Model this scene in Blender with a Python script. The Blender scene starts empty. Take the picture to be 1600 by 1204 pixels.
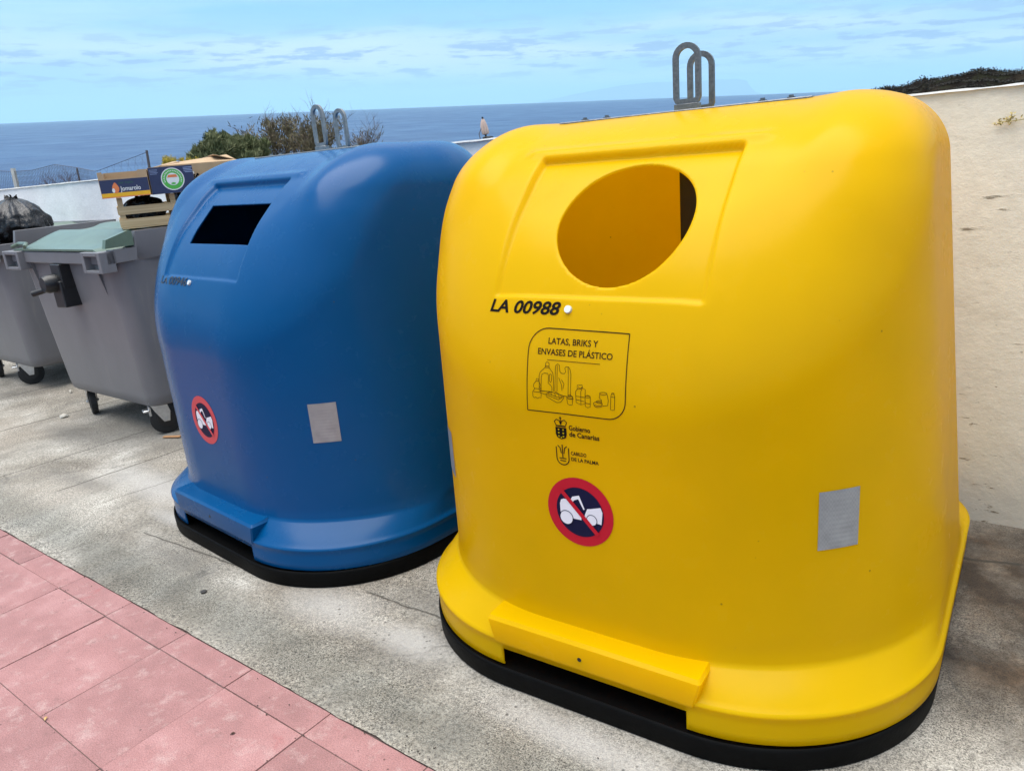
import bpy, bmesh, math, random
from mathutils import Vector, Matrix, noise
from mathutils.bvhtree import BVHTree
import numpy as np

R_ = math.radians
random.seed(7)
scn = bpy.context.scene
COL = scn.collection

# ------------------------------------------------------------------ frames
# The street slopes; everything near is modelled in the street's own frame and
# turned once into the gravity frame (z = true up) with TILT.
UP = Vector((0.0735, -0.0194, 0.9971)).normalized()
TILT = UP.rotation_difference(Vector((0, 0, 1))).to_matrix().to_4x4()

# ------------------------------------------------------------------ camera
CAM_POS = Vector((8.28858963, -2.58575521, 3.91523181)) * 0.4
def _rz(a): return Matrix.Rotation(a, 4, 'Z')
cam_d = bpy.data.cameras.new('camera')
cam = bpy.data.objects.new('camera', cam_d); COL.objects.link(cam)
cam_d.sensor_width = 36; cam_d.lens = 1203.29 / 1600 * 36
cam_d.clip_start = 0.05; cam_d.clip_end = 250000
cam.matrix_world = TILT @ Matrix.Translation(CAM_POS) @ _rz(0.67260782) @ Matrix.Rotation(1.28000996, 4, 'X') @ _rz(-0.08663599)
scn.camera = cam

# ------------------------------------------------------------------ world
SUN_EL, SUN_AZ = 79.0, 215.0       # azimuth of the sun seen from above, counter-clockwise from +x
SKY_STRENGTH = 0.11
w = bpy.data.worlds.new('World'); scn.world = w; w.use_nodes = True
nt = w.node_tree; nt.nodes.clear()
def N(t, **k):
    n = nt.nodes.new(t)
    for a, b in k.items(): setattr(n, a, b)
    return n
def L(a, b): nt.links.new(a, b)
sky = N('ShaderNodeTexSky', sky_type='NISHITA'); sky.sun_disc = False
sky.sun_elevation = R_(SUN_EL); sky.sun_rotation = R_(90 - SUN_AZ); sky.altitude = 50
sky.air_density = 1.0; sky.dust_density = 0.25; sky.ozone_density = 2.5
tc = N('ShaderNodeTexCoord'); sep = N('ShaderNodeSeparateXYZ'); L(tc.outputs['Generated'], sep.inputs[0])
# thin broken cloud low over the horizon: noise on the direction, squeezed in height
mp = N('ShaderNodeMapping'); mp.inputs['Scale'].default_value = (17, 17, 120); L(tc.outputs['Generated'], mp.inputs[0])
n1 = N('ShaderNodeTexNoise'); n1.inputs['Scale'].default_value = 1.15; n1.inputs['Detail'].default_value = 7; n1.inputs['Roughness'].default_value = 0.6; L(mp.outputs[0], n1.inputs[0])
mp2 = N('ShaderNodeMapping'); mp2.inputs['Scale'].default_value = (2.2, 2.2, 22); mp2.inputs['Location'].default_value = (3.1, 1.7, 0.6); L(tc.outputs['Generated'], mp2.inputs[0])
n2 = N('ShaderNodeTexNoise'); n2.inputs['Scale'].default_value = 1.0; n2.inputs['Detail'].default_value = 5; L(mp2.outputs[0], n2.inputs[0])
def ramp(v, a, b, c0=(0, 0, 0, 1), c1=(1, 1, 1, 1)):
    r = N('ShaderNodeValToRGB'); r.color_ramp.elements[0].position = a; r.color_ramp.elements[1].position = b
    r.color_ramp.elements[0].color = c0; r.color_ramp.elements[1].color = c1; L(v, r.inputs[0]); return r
def math_(op, a, b=None, clamp=False):
    m = N('ShaderNodeMath', operation=op); m.use_clamp = clamp
    for i, v in enumerate((a, b)):
        if v is None: continue
        if isinstance(v, (int, float)): m.inputs[i].default_value = v
        else: L(v, m.inputs[i])
    return m.outputs[0]
z = sep.outputs['Z']
puff = ramp(n1.outputs[0], 0.50, 0.58)
veil = ramp(n2.outputs[0], 0.47, 0.66)
band = ramp(z, 0.012, 0.035)
band2 = ramp(z, 0.06, 0.10, (1, 1, 1, 1), (0.10, 0.10, 0.10, 1))
pm = math_('MULTIPLY', puff.outputs[0], band.outputs[0]); pm = math_('MULTIPLY', pm, band2.outputs[0])
def mixc(f, a, b, blend='MIX'):
    m = N('ShaderNodeMix', data_type='RGBA', blend_type=blend)
    for i, v in ((0, f), (6, a), (7, b)):
        if isinstance(v, (int, float)): m.inputs[i].default_value = v
        elif isinstance(v, tuple): m.inputs[i].default_value = v
        else: L(v, m.inputs[i])
    return m.outputs[2]
low = ramp(z, 0.0, 0.16, (2.9, 5.0, 6.7, 1), (1.5, 3.8, 6.2, 1))        # clear maritime air low down
skyc = mixc(ramp(z, 0.12, 0.55).outputs[0], low.outputs[0], mixc(1.0, sky.outputs[0], (1.5, 1.45, 1.3, 1), 'MULTIPLY'))
veil_hi = ramp(n2.outputs[0], 0.30, 0.60)                                     # thin cloud sheet overhead, broken
high = ramp(z, 0.16, 0.50, (0, 0, 0, 1), (1, 1, 1, 1))
c0 = mixc(math_('MULTIPLY', math_('MULTIPLY', veil_hi.outputs[0], high.outputs[0]), 0.8), skyc, (8.6, 8.6, 8.7, 1))
vz = ramp(z, 0.0, 0.20, (1, 1, 1, 1), (0.25, 0.25, 0.25, 1))
vm = math_('MULTIPLY', veil.outputs[0], vz.outputs[0]); vm = math_('MULTIPLY', vm, 0.45)
c1 = mixc(vm, c0, (6.3, 7.2, 8.2, 1))
wb_ = ramp(z, 0.015, 0.05); wb2 = ramp(z, 0.06, 0.11, (1, 1, 1, 1), (0, 0, 0, 1))   # pale bank the puffs float in
c1b = mixc(math_('MULTIPLY', math_('MULTIPLY', math_('MULTIPLY', wb_.outputs[0], wb2.outputs[0]), ramp(n2.outputs[0], .36, .55).outputs[0]), 0.5), c1, (5.8, 6.7, 7.5, 1))
c2 = mixc(math_('MULTIPLY', pm, 0.9), c1b, (2.1, 3.3, 5.1, 1))
bg = N('ShaderNodeBackground'); L(c2, bg.inputs[0]); bg.inputs[1].default_value = SKY_STRENGTH
out = N('ShaderNodeOutputWorld'); L(bg.outputs[0], out.inputs[0])

sd = bpy.data.lights.new('sun', 'SUN'); sd.energy = 3.3; sd.angle = R_(60); sd.color = (1.0, 0.96, 0.9)
sun = bpy.data.objects.new('sun', sd); COL.objects.link(sun)
sdir = Vector((math.cos(R_(SUN_AZ)) * math.cos(R_(SUN_EL)), math.sin(R_(SUN_AZ)) * math.cos(R_(SUN_EL)), math.sin(R_(SUN_EL))))
sun.rotation_euler = sdir.to_track_quat('Z', 'Y').to_euler()

vs = scn.view_settings
vs.view_transform = 'Standard'; vs.look = 'None'; vs.exposure = 0.74; vs.gamma = 1; vs.use_curve_mapping = False

# ------------------------------------------------------------------ helpers
def obj(name, bm_or_me, mat=None, parent=None, smooth=None):
    if isinstance(bm_or_me, bmesh.types.BMesh):
        me = bpy.data.meshes.new(name); bm_or_me.normal_update(); bm_or_me.to_mesh(me); bm_or_me.free()
    else: me = bm_or_me
    if mat is not None and len(me.materials) == 0:
        for m in (mat if isinstance(mat, (list, tuple)) else [mat]): me.materials.append(m)
    if smooth is not None:
        me.polygons.foreach_set('use_smooth', [True] * len(me.polygons))
        if smooth < 180: me.set_sharp_from_angle(angle=R_(smooth))
    o = bpy.data.objects.new(name, me); COL.objects.link(o)
    if parent: o.parent = parent
    return o
def tag(o, label=None, cat=None, group=None, kind=None):
    if label: o['label'] = label
    if cat: o['category'] = cat
    if group: o['group'] = group
    if kind: o['kind'] = kind
    return o
def empty(name, loc, rz=0.0):
    o = bpy.data.objects.new(name, None); COL.objects.link(o); o.empty_display_size = 0.1
    o.location = loc; o.rotation_euler = (0, 0, rz); return o
def copy_tree(o, parent=None):
    c = o.copy(); COL.objects.link(c); c.parent = parent
    for ch in [x for x in bpy.data.objects if x.parent == o]: copy_tree(ch, c)
    return c
def box(bm, x0, x1, y0, y1, z0, z1, bev=0.0, M=None, seg=1):
    vs_ = [bm.verts.new(v) for v in ((x0,y0,z0),(x1,y0,z0),(x1,y1,z0),(x0,y1,z0),(x0,y0,z1),(x1,y0,z1),(x1,y1,z1),(x0,y1,z1))]
    fs = [bm.faces.new([vs_[i] for i in f]) for f in ((0,3,2,1),(4,5,6,7),(0,1,5,4),(1,2,6,5),(2,3,7,6),(3,0,4,7))]
    g = vs_
    if bev:
        es = list({e for f in fs for e in f.edges})
        r = bmesh.ops.bevel(bm, geom=es, offset=bev, segments=seg, affect='EDGES', profile=0.6)
        g = list({v for f in r['faces'] for v in f.verts} | {v for v in vs_ if v.is_valid})
    if M is not None: bmesh.ops.transform(bm, matrix=M, verts=g)
    return g
def tube(bm, pts, r, n=8, closed=False, caps=True):
    pts = [Vector(p) for p in pts]; rs = r if isinstance(r, (list, tuple)) else [r] * len(pts)
    rings = []; m = len(pts)
    ref = None
    for i, p in enumerate(pts):
        if closed: t = (pts[(i + 1) % m] - pts[i - 1])
        else: t = pts[min(i + 1, m - 1)] - pts[max(i - 1, 0)]
        if t.length < 1e-9: t = Vector((0, 0, 1))
        t.normalize()
        if ref is None: ref = t.orthogonal().normalized()
        ref = (ref - t * ref.dot(t))
        if ref.length < 1e-6: ref = t.orthogonal()
        ref.normalize(); b = t.cross(ref)
        rings.append([bm.verts.new(p + (ref * math.cos(2*math.pi*k/n) + b * math.sin(2*math.pi*k/n)) * rs[i]) for k in range(n)])
    for i in range(m if closed else m - 1):
        a, b_ = rings[i], rings[(i + 1) % m]
        for k in range(n): bm.faces.new((a[k], a[(k+1) % n], b_[(k+1) % n], b_[k]))
    if caps and not closed:
        bm.faces.new(rings[0][::-1]); bm.faces.new(rings[-1])
def cyl(bm, a, b, r, n=16, r2=None): tube(bm, [a, b], [r, r2 if r2 is not None else r], n)
def prism(bm, poly, y0, y1, axis='y'):
    """extrude a 2-D outline between two positions on an axis"""
    def P(u, v, t): return {'y': (u, t, v), 'x': (t, u, v), 'z': (u, v, t)}[axis]
    a = [bm.verts.new(P(u, v, y0)) for u, v in poly]; b = [bm.verts.new(P(u, v, y1)) for u, v in poly]
    bm.faces.new(a); bm.faces.new(b[::-1]); n = len(poly)
    for i in range(n): bm.faces.new((a[i], b[i], b[(i+1) % n], a[(i+1) % n]))
    bmesh.ops.recalc_face_normals(bm, faces=bm.faces[:])
def rrect(A, yf, yb, r, z, n=10, rb=None):
    rb = rb or r; out_ = []
    for cx, cy, a0, q in ((A-rb, yb-rb, 0, rb), (-A+rb, yb-rb, 90, rb), (-A+r, yf+r, 180, r), (A-r, yf+r, 270, r)):
        for i in range(n + 1):
            t = R_(a0 + 90 * i / n); out_.append((cx + q*math.cos(t), cy + q*math.sin(t), z))
    return out_
def loft(bm, rings, cap0=False, cap1=False):
    rv = [[bm.verts.new(p) for p in r] for r in rings]; n = len(rings[0])
    for a, b in zip(rv, rv[1:]):
        for k in range(n): bm.faces.new((a[k], a[(k+1) % n], b[(k+1) % n], b[k]))
    if cap0: bm.faces.new(rv[0][::-1])
    if cap1: bm.faces.new(rv[-1])
    return rv

# ------------------------------------------------------------------ materials
class Mat:
    def __init__(s, name, color=(.5,.5,.5), rough=.5, metal=0, spec=.5):
        m = bpy.data.materials.new(name); m.use_nodes = True; s.m = m; s.nt = m.node_tree
        s.b = s.nt.nodes['Principled BSDF']; s.b.inputs['Base Color'].default_value = (*color, 1)
        s.b.inputs['Roughness'].default_value = rough; s.b.inputs['Metallic'].default_value = metal
        s.b.inputs['Specular IOR Level'].default_value = spec
        s.tc = s.nt.nodes.new('ShaderNodeTexCoord'); s.co = s.tc.outputs['Object']
    def n(s, t, **k):
        x = s.nt.nodes.new(t)
        for a, b in k.items(): setattr(x, a, b)
        return x
    def l(s, a, b): s.nt.links.new(a, b)
    def noise(s, scale, detail=4, rough=.55, stretch=None, loc=None, dist=0):
        co = s.co
        if stretch or loc:
            mp = s.n('ShaderNodeMapping'); mp.inputs['Scale'].default_value = stretch or (1,1,1)
            mp.inputs['Location'].default_value = loc or (0,0,0); s.l(s.co, mp.inputs[0]); co = mp.outputs[0]
        x = s.n('ShaderNodeTexNoise'); x.inputs['Scale'].default_value = scale; x.inputs['Detail'].default_value = detail
        x.inputs['Roughness'].default_value = rough; x.inputs['Distortion'].default_value = dist; s.l(co, x.inputs[0]); return x.outputs[0]
    def ramp(s, v, *st):
        r = s.n('ShaderNodeValToRGB'); e = r.color_ramp.elements
        while len(e) < len(st): e.new(.5)
        for i, (p, c) in enumerate(st):
            e[i].position = p; e[i].color = (c, c, c, 1) if isinstance(c, (int, float)) else (*c, 1)
        s.l(v, r.inputs[0]); return r.outputs[0]
    def mix(s, f, a, b, blend='MIX'):
        m = s.n('ShaderNodeMix', data_type='RGBA', blend_type=blend)
        for i, v in ((0, f), (6, a), (7, b)):
            if isinstance(v, (int, float)): m.inputs[i].default_value = v
            elif isinstance(v, tuple): m.inputs[i].default_value = (*v, 1)
            else: s.l(v, m.inputs[i])
        return m.outputs[2]
    def math(s, op, a, b=None, clamp=False):
        m = s.n('ShaderNodeMath', operation=op); m.use_clamp = clamp
        for i, v in enumerate((a, b)):
            if v is None: continue
            if isinstance(v, (int, float)): m.inputs[i].default_value = v
            else: s.l(v, m.inputs[i])
        return m.outputs[0]
    def color(s, c): s.l(c, s.b.inputs['Base Color']); return s
    def rough(s, c): s.l(c, s.b.inputs['Roughness']); return s
    def bump(s, h, strength=.3, dist=.01, prev=None):
        b = s.n('ShaderNodeBump'); b.inputs['Strength'].default_value = strength; b.inputs['Distance'].default_value = dist
        s.l(h, b.inputs['Height'])
        if prev is not None: s.l(prev, b.inputs['Normal'])
        s.l(b.outputs[0], s.b.inputs['Normal']); return b.outputs[0]

def shell_plastic(name, col, trans, dr=0.0):
    M = Mat(name, col, .25, 0, .17)
    # faint mottling of rotomoulded polyethylene, scuffs and dust low down
    big = M.ramp(M.noise(2.3, 3), (.3, .93), (.7, 1.0))
    c = M.mix(1.0, col, big, 'MULTIPLY')
    scuff = M.ramp(M.noise(30, 6, .7, (1, 1, .35)), (.69, 0.0), (.76, 1.0))
    c = M.mix(M.math('MULTIPLY', scuff, .22), c, tuple(x * .45 + .08 for x in col))
    vor = M.n('ShaderNodeTexVoronoi'); vor.inputs['Scale'].default_value = 16; M.l(M.co, vor.inputs[0])
    spk = M.ramp(vor.outputs['Distance'], (.035, 1.0), (.06, 0.0))
    gate = M.ramp(M.noise(5.0, 2), (.56, 0.0), (.60, 1.0))
    c = M.mix(M.math('MULTIPLY', M.math('MULTIPLY', spk, gate), .5), c, (.10, .07, .02))
    M.color(c)
    M.rough(M.ramp(M.noise(9, 5, .6), (.3, .20+dr), (.75, .31+dr)))
    b1 = M.bump(M.noise(3.2, 2), .12, .02)
    M.bump(M.noise(260, 2), .05, .001, b1)
    # a little light passes through the plastic wall
    tr = M.n('ShaderNodeBsdfTranslucent'); M.l(c, tr.inputs[0])
    mx = M.n('ShaderNodeMixShader'); mx.inputs[0].default_value = trans
    M.l(M.b.outputs[0], mx.inputs[1]); M.l(tr.outputs[0], mx.inputs[2])
    M.l(mx.outputs[0], M.nt.nodes['Material Output'].inputs[0])
    return M.m
m_yellow = shell_plastic('yellow_polyethylene', (.93, .655, .001), .58)
m_blue = shell_plastic('blue_polyethylene', (.0001, .066, .200), .04, .0)
def simple(name, col, rough=.5, metal=0, var=.12, sc=20, bump=0.0, spec=.5):
    M = Mat(name, col, rough, metal, spec)
    M.color(M.mix(1.0, col, M.ramp(M.noise(sc, 5, .6), (.3, 1 - var), (.7, 1.0)), 'MULTIPLY'))
    if bump: M.bump(M.noise(sc * 3, 4), bump, .004)
    return M.m
m_tray = simple('black_recycled_plastic', (.0035, .0035, .0035), .6, 0, .3, 25, .3, .07)
m_dark = simple('black_plastic', (.01, .01, .011), .4, 0, .3, 30)
m_rubber = simple('black_rubber', (.014, .014, .014), .7, 0, .3, 40, .2)
m_ink = simple('black_ink', (.006, .005, .003), .7, 0, .05, 20, 0, .1)
m_inkline = simple('thin_black_ink', (.03, .018, .002), .7, 0, .05, 20, 0, .1)
m_red = simple('red_print', (.46, .008, .022), .45, 0, .08, 20, 0, .2)
m_navy = simple('navy_print', (.006, .008, .035), .5, 0, .08, 20, 0, .12)
m_white = simple('white_print', (.72, .72, .76), .4, 0, .05)
m_galv = simple('galvanised_steel', (.30, .31, .31), .42, .75, .35, 60, .15)
m_galvd = simple('weathered_steel', (.20, .205, .21), .42, .7, .45, 90, .3)
m_zinc = simple('bright_zinc', (.62, .64, .66), .28, .9, .2, 50)
m_rivet = simple('pale_rivet', (.6, .62, .62), .4, .2, .1)

def greyplastic():
    M = Mat('grey_container_plastic', (.15, .148, .155), .42)
    c = M.mix(1.0, (.165, .163, .172), M.ramp(M.noise(3, 5, .6, (1, 1, .6)), (.3, .82), (.7, 1.0)), 'MULTIPLY')
    st = M.ramp(M.noise(14, 6, .65, (1, 1, .12)), (.60, 0.0), (.78, 1.0))
    c = M.mix(M.math('MULTIPLY', st, .35), c, (.27, .25, .22))
    M.color(c); M.bump(M.noise(90, 3), .12, .002); return M.m
m_grey = greyplastic()
m_green = simple('green_lid_plastic', (.115, .165, .120), .30, 0, .2, 8, .08, .45)
m_bag = Mat('black_bag_film', (.004, .004, .005), .16)
m_bag.bump(m_bag.noise(38, 6, .62, None, None, 1.6), .55, .012); m_bag = m_bag.m

def retro():
    M = Mat('retroreflective_film', (.3, .3, .3), .32, .25)
    br = M.n('ShaderNodeTexChecker'); br.inputs['Scale'].default_value = 160; M.l(M.co, br.inputs[0])
    br.inputs['Color1'].default_value = (.30, .31, .32, 1); br.inputs['Color2'].default_value = (.20, .21, .22, 1)
    M.color(M.mix(.7, br.outputs[0], M.ramp(M.noise(30, 4), (.3, .24), (.7, .34)))); M.bump(M.noise(200, 2), .1, .001); return M.m
m_retro = retro()

# ground materials
def concrete():
    M = Mat('street_concrete', (.3, .29, .27), .85)
    base = M.ramp(M.noise(1.7, 7, .66, None, None, .5), (.30, (.135, .118, .094)), (.46, (.25, .228, .190)), (.58, (.35, .328, .284)), (.70, (.50, .475, .425)))
    str_ = M.noise(2.6, 6, .66, (2.6, .5, 1), (2, 0, 0), .6)
    base = M.mix(M.ramp(str_, (.48, 0.0), (.70, .6)), base, (.175, .165, .145))
    tan = M.ramp(M.noise(.9, 3, .5, None, (5, 1, 0)), (.48, 0.0), (.62, .5))
    base = M.mix(tan, base, (.29, .25, .20))
    # coarse sand grain and pits; gritty where the skin of the slab has worn off
    g1 = M.noise(210, 3, .8); g2 = M.noise(75, 5, .75); gritty = M.ramp(M.noise(1.9, 4, .6, None, (1, 8, 0)), (.40, .35), (.58, 1.0))
    gr1 = M.ramp(g1, (.38, .10), (.47, .85), (.60, 1.6))
    base = M.mix(gritty, base, M.mix(1.0, base, gr1, 'MULTIPLY'))
    base = M.mix(1.0, base, M.ramp(g2, (.36, .50), (.50, 1.0), (.66, 1.28)), 'MULTIPLY')
    sx = M.n('ShaderNodeSeparateXYZ'); M.l(M.co, sx.inputs[0]); X, Y = sx.outputs[0], sx.outputs[1]
    wob = M.math('MULTIPLY', M.math('SUBTRACT', M.noise(3.0, 5, .6), .5), .45)
    # brown-black stain left where refuse water dried, beside the wall on the right
    def blob(cx, cy, rx, ry, soft):
        a = M.math('DIVIDE', M.math('SUBTRACT', X, cx), rx); b = M.math('DIVIDE', M.math('SUBTRACT', Y, cy), ry)
        d = M.math('SQRT', M.math('ADD', M.math('MULTIPLY', a, a), M.math('MULTIPLY', b, b)))
        d = M.math('ADD', d, wob); return M.ramp(d, (1 - soft, 1.0), (1.0, 0.0))
    s1 = blob(3.40, 1.72, .75, .85, .35)
    stain = M.ramp(M.noise(6, 6, .68), (.3, (.012, .007, .004)), (.52, (.040, .026, .015)), (.72, (.115, .072, .040)))
    base = M.mix(M.math('MULTIPLY', s1, M.ramp(M.noise(3.4, 6, .66, None, (2, 5, 0)), (.36, .55), (.56, .97))), base, M.mix(1.0, stain, M.ramp(g1, (.36, .30), (.5, 1.15)), 'MULTIPLY'))
    # damp grey strip beside the red paving
    dY = M.math('ABSOLUTE', M.math('SUBTRACT', Y, .24)); dY = M.math('ADD', dY, M.math('MULTIPLY', wob, .35))
    strip = M.ramp(dY, (.05, .75), (.17, 0.0))
    base = M.mix(strip, base, M.mix(1.0, base, (.55, .58, .58), 'MULTIPLY'))
    for bx, by, rx, ry, st in ((-1.2, .62, .5, .10, .5), (.2, .40, .35, .09, .45), (1.6, .42, .3, .12, .4), (-2.2, 1.0, .5, .15, .55), (1.35, .66, .28, .12, .35), (-1.7, 1.35, .9, .55, .5)):
        base = M.mix(M.math('MULTIPLY', blob(bx, by, rx, ry, .8), st), base, (.11, .105, .095))
    for bx, by, rx, ry, st in ((-.6, .8, .9, .18, .5), (1.15, .50, .3, .16, .5), (2.75, .33, .35, .1, .6), (.75, .70, .45, .05, .4), (1.55, .50, .25, .10, .55), (2.3, .40, .4, .08, .5), (-.1, .62, .35, .07, .6)):
        base = M.mix(M.math('MULTIPLY', blob(bx, by, rx, ry, .8), st), base, (.47, .46, .44))
    # hairline cracks
    vo = M.n('ShaderNodeTexVoronoi', feature='DISTANCE_TO_EDGE'); vo.inputs['Scale'].default_value = .95
    wv = M.n('ShaderNodeVectorMath', operation='ADD'); nn = M.n('ShaderNodeTexNoise'); nn.inputs['Scale'].default_value = 3; nn.inputs['Detail'].default_value = 6; M.l(M.co, nn.inputs[0])
    sc = M.n('ShaderNodeVectorMath', operation='SCALE'); sc.inputs['Scale'].default_value = .35; M.l(nn.outputs['Color'], sc.inputs[0])
    M.l(M.co, wv.inputs[0]); M.l(sc.outputs[0], wv.inputs[1]); M.l(wv.outputs[0], vo.inputs[0])
    cr = M.math('MULTIPLY', M.ramp(vo.outputs['Distance'], (.0022, 1.0), (.006, 0.0)), M.ramp(M.noise(2.1, 3), (.52, 0.0), (.62, .5)))
    base = M.mix(cr, base, (.045, .042, .038))
    # casting joints across the slab and a few open cracks
    wj = M.math('MULTIPLY', M.math('SUBTRACT', M.noise(9, 4, .6), .5), .030)
    for ax_, x0, k, lo_, hi_, wd in ((0, -1.175, .063, .45, 1.5, .0045), (0, -.83, .18, .5, 1.5, .003), (0, -2.84, .112, .5, 1.9, .006), (0, -1.75, .05, .35, 1.3, .004), (0, -3.9, .1, .3, 2.2, .006), (1, .60, .035, 1.16, 1.9, .0035), (1, 1.22, .236, 2.6, 3.22, .009), (1, .47, .05, -.2, .55, .0035)):
        A_, B_ = (X, Y) if ax_ == 0 else (Y, X)
        d = M.math('ABSOLUTE', M.math('SUBTRACT', M.math('SUBTRACT', A_, M.math('MULTIPLY', B_, k)), M.math('ADD', wj, x0)))
        on = M.math('MULTIPLY', M.ramp(M.math('SUBTRACT', B_, lo_), (0, 0.0), (.04, 1.0)), M.ramp(M.math('SUBTRACT', hi_, B_), (0, 0.0), (.04, 1.0)))
        ln_ = M.math('MULTIPLY', M.ramp(d, (wd*.7, .9), (wd*1.35, 0.0)), on); cr = M.math('MAXIMUM', cr, ln_)
        base = M.mix(ln_, base, (.035, .03, .022))
    v2 = M.n('ShaderNodeTexVoronoi'); v2.inputs['Scale'].default_value = 34; M.l(M.co, v2.inputs[0])
    pit = M.math('MULTIPLY', M.ramp(v2.outputs['Distance'], (.10, 1.0), (.20, 0.0)), M.ramp(M.noise(7, 4), (.50, 0.0), (.60, 1.0)))
    base = M.mix(M.math('MULTIPLY', pit, .7), base, (.04, .037, .032))
    M.color(base)
    h = M.math('ADD', M.math('MULTIPLY', g1, .6), M.math('MULTIPLY', g2, .8)); h = M.math('SUBTRACT', h, M.math('MULTIPLY', cr, 1.0)); h = M.math('SUBTRACT', h, M.math('MULTIPLY', pit, .6))
    M.bump(h, .75, .006); return M.m
m_conc = concrete()
def tilemat(name, seedcol):
    M = Mat(name, (.45, .2, .2), .8)
    oi = M.n('ShaderNodeObjectInfo')
    # the same paint pattern must not repeat on every tile: shift it by the tile's own random number
    mp = M.n('ShaderNodeVectorMath', operation='ADD'); cb = M.n('ShaderNodeCombineXYZ'); M.l(M.math('MULTIPLY', oi.outputs['Random'], 37.0), cb.inputs[0]); M.l(M.math('MULTIPLY', oi.outputs['Random'], 11.0), cb.inputs[1])
    M.l(M.co, mp.inputs[0]); M.l(cb.outputs[0], mp.inputs[1]); M.co = mp.outputs[0]
    a = M.ramp(M.noise(5.5, 5, .62), (.30, tuple(x * .84 for x in seedcol)), (.5, seedcol), (.70, tuple(min(1, x * 1.10 + .025) for x in seedcol)))
    per = M.ramp(oi.outputs['Random'], (0, .90), (1, 1.08))
    a = M.mix(1.0, a, per, 'MULTIPLY')
    worn = M.ramp(M.noise(13, 6, .68, None, (3, 3, 0)), (.54, 0.0), (.70, .6)); a = M.mix(worn, a, (.42, .30, .28))
    redp = M.ramp(M.noise(4.2, 5, .6, None, (9, 1, 0)), (.66, 0.0), (.74, .75)); a = M.mix(redp, a, (.30, .085, .085))
    g = M.noise(260, 3, .8); a = M.mix(1.0, a, M.ramp(g, (.34, .62), (.62, 1.2)), 'MULTIPLY')
    a = M.mix(M.ramp(M.noise(28, 5, .7, None, (1, 7, 0)), (.58, 0.0), (.72, .55)), a, (.14, .075, .07))
    vo = M.n('ShaderNodeTexVoronoi'); vo.inputs['Scale'].default_value = 17; M.l(M.co, vo.inputs[0])
    dots = M.math('MULTIPLY', M.ramp(vo.outputs['Distance'], (.04, 1.0), (.075, 0.0)), M.ramp(M.noise(6, 2), (.52, 0.0), (.58, 1.0)))
    a = M.mix(M.math('MULTIPLY', dots, .75), a, (.06, .03, .03))
    M.color(a); M.bump(M.math('ADD', M.noise(160, 3, .7), M.noise(22, 3)), .35, .0025); return M.m
m_tile = tilemat('faded_red_tile', (.290, .143, .138))
m_mortar = simple('dirty_mortar', (.13, .085, .075), .95, 0, .6, 50, .5)
def stucco(name, col, low, stains):
    M = Mat(name, col, .9)
    sx = M.n('ShaderNodeSeparateXYZ'); M.l(M.co, sx.inputs[0]); Z = sx.outputs[2]
    c = M.mix(1.0, col, M.ramp(M.noise(2.0, 6, .6), (.3, .84), (.7, 1.03)), 'MULTIPLY'); c = M.mix(1.0, c, M.ramp(M.noise(26, 6, .75, (1, 1, 4)), (.35, .90), (.65, 1.05)), 'MULTIPLY')
    # darker tone towards the ground, its edge broken by noise
    zz = M.math('ADD', Z, M.math('MULTIPLY', M.math('SUBTRACT', M.noise(3, 5), .5), .35))
    c = M.mix(M.ramp(zz, (.0, .85), (.45, .35), (1.05, 0.0)), c, low)
    if stains:
        s = M.ramp(M.noise(8, 6, .7, (1, 1, 3.2)), (.62, 0.0), (.66, .9)); s = M.math('MULTIPLY', s, M.ramp(Z, (.55, 1.0), (.95, .25)))
        c = M.mix(s, c, (.16, .11, .06))
        s2 = M.ramp(M.noise(3.1, 7, .7, (1, 1, 9), (4, 0, 2)), (.62, 0.0), (.655, .85)); c = M.mix(s2, c, (.19, .15, .095))
    M.color(c)
    b1 = M.bump(M.noise(7, 5, .6), .35, .02); M.bump(M.noise(130, 4, .7, (1, 1, 1.6)), .28, .004, b1); return M.m
m_cream = stucco('cream_stucco', (.87, .79, .64), (.52, .46, .37), True)
m_whitew = stucco('whitewashed_stucco', (.88, .88, .88), (.62, .62, .60), False)
m_cope = simple('white_limewash', (.80, .79, .76), .85, 0, .25, 14, .5)
# sea
def sea_mat():
    M = Mat('sea_water', (.012, .04, .085), .22, 0, .5)
    M.b.inputs['IOR'].default_value = 1.33
    c = M.ramp(M.noise(.004, 4, .6, (1, 1, 1)), (.35, (.005, .034, .108)), (.65, (.009, .047, .135)))
    M.color(c)
    M.rough(M.ramp(M.noise(.01, 3), (.3, .28), (.7, .42)))
    h1 = M.noise(.22, 5, .6, (1, .45, 1)); h2 = M.noise(.03, 4, .6, (1, .5, 1))
    b1 = M.bump(h1, 1.0, 1.1); M.bump(h2, 1.0, 4.0, b1); return M.m
m_sea = sea_mat()
def rock():
    M = Mat('black_lava', (.05, .045, .04), .95, 0, .05)
    c = M.ramp(M.noise(.35, 8, .68), (.3, (.003, .0025, .002)), (.5, (.012, .009, .007)), (.7, (.036, .029, .020)))
    gr = M.ramp(M.noise(.9, 6, .65, None, (7, 0, 0)), (.50, 0.0), (.62, .8)); c = M.mix(gr, c, (.020, .022, .011)); M.color(c)
    M.bump(M.noise(1.3, 7, .7), 1.0, .5); return M.m
m_lava = rock()
m_scrub = simple('dry_scrub_ground', (.10, .085, .06), .95, 0, .4, 3, .6)

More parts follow.
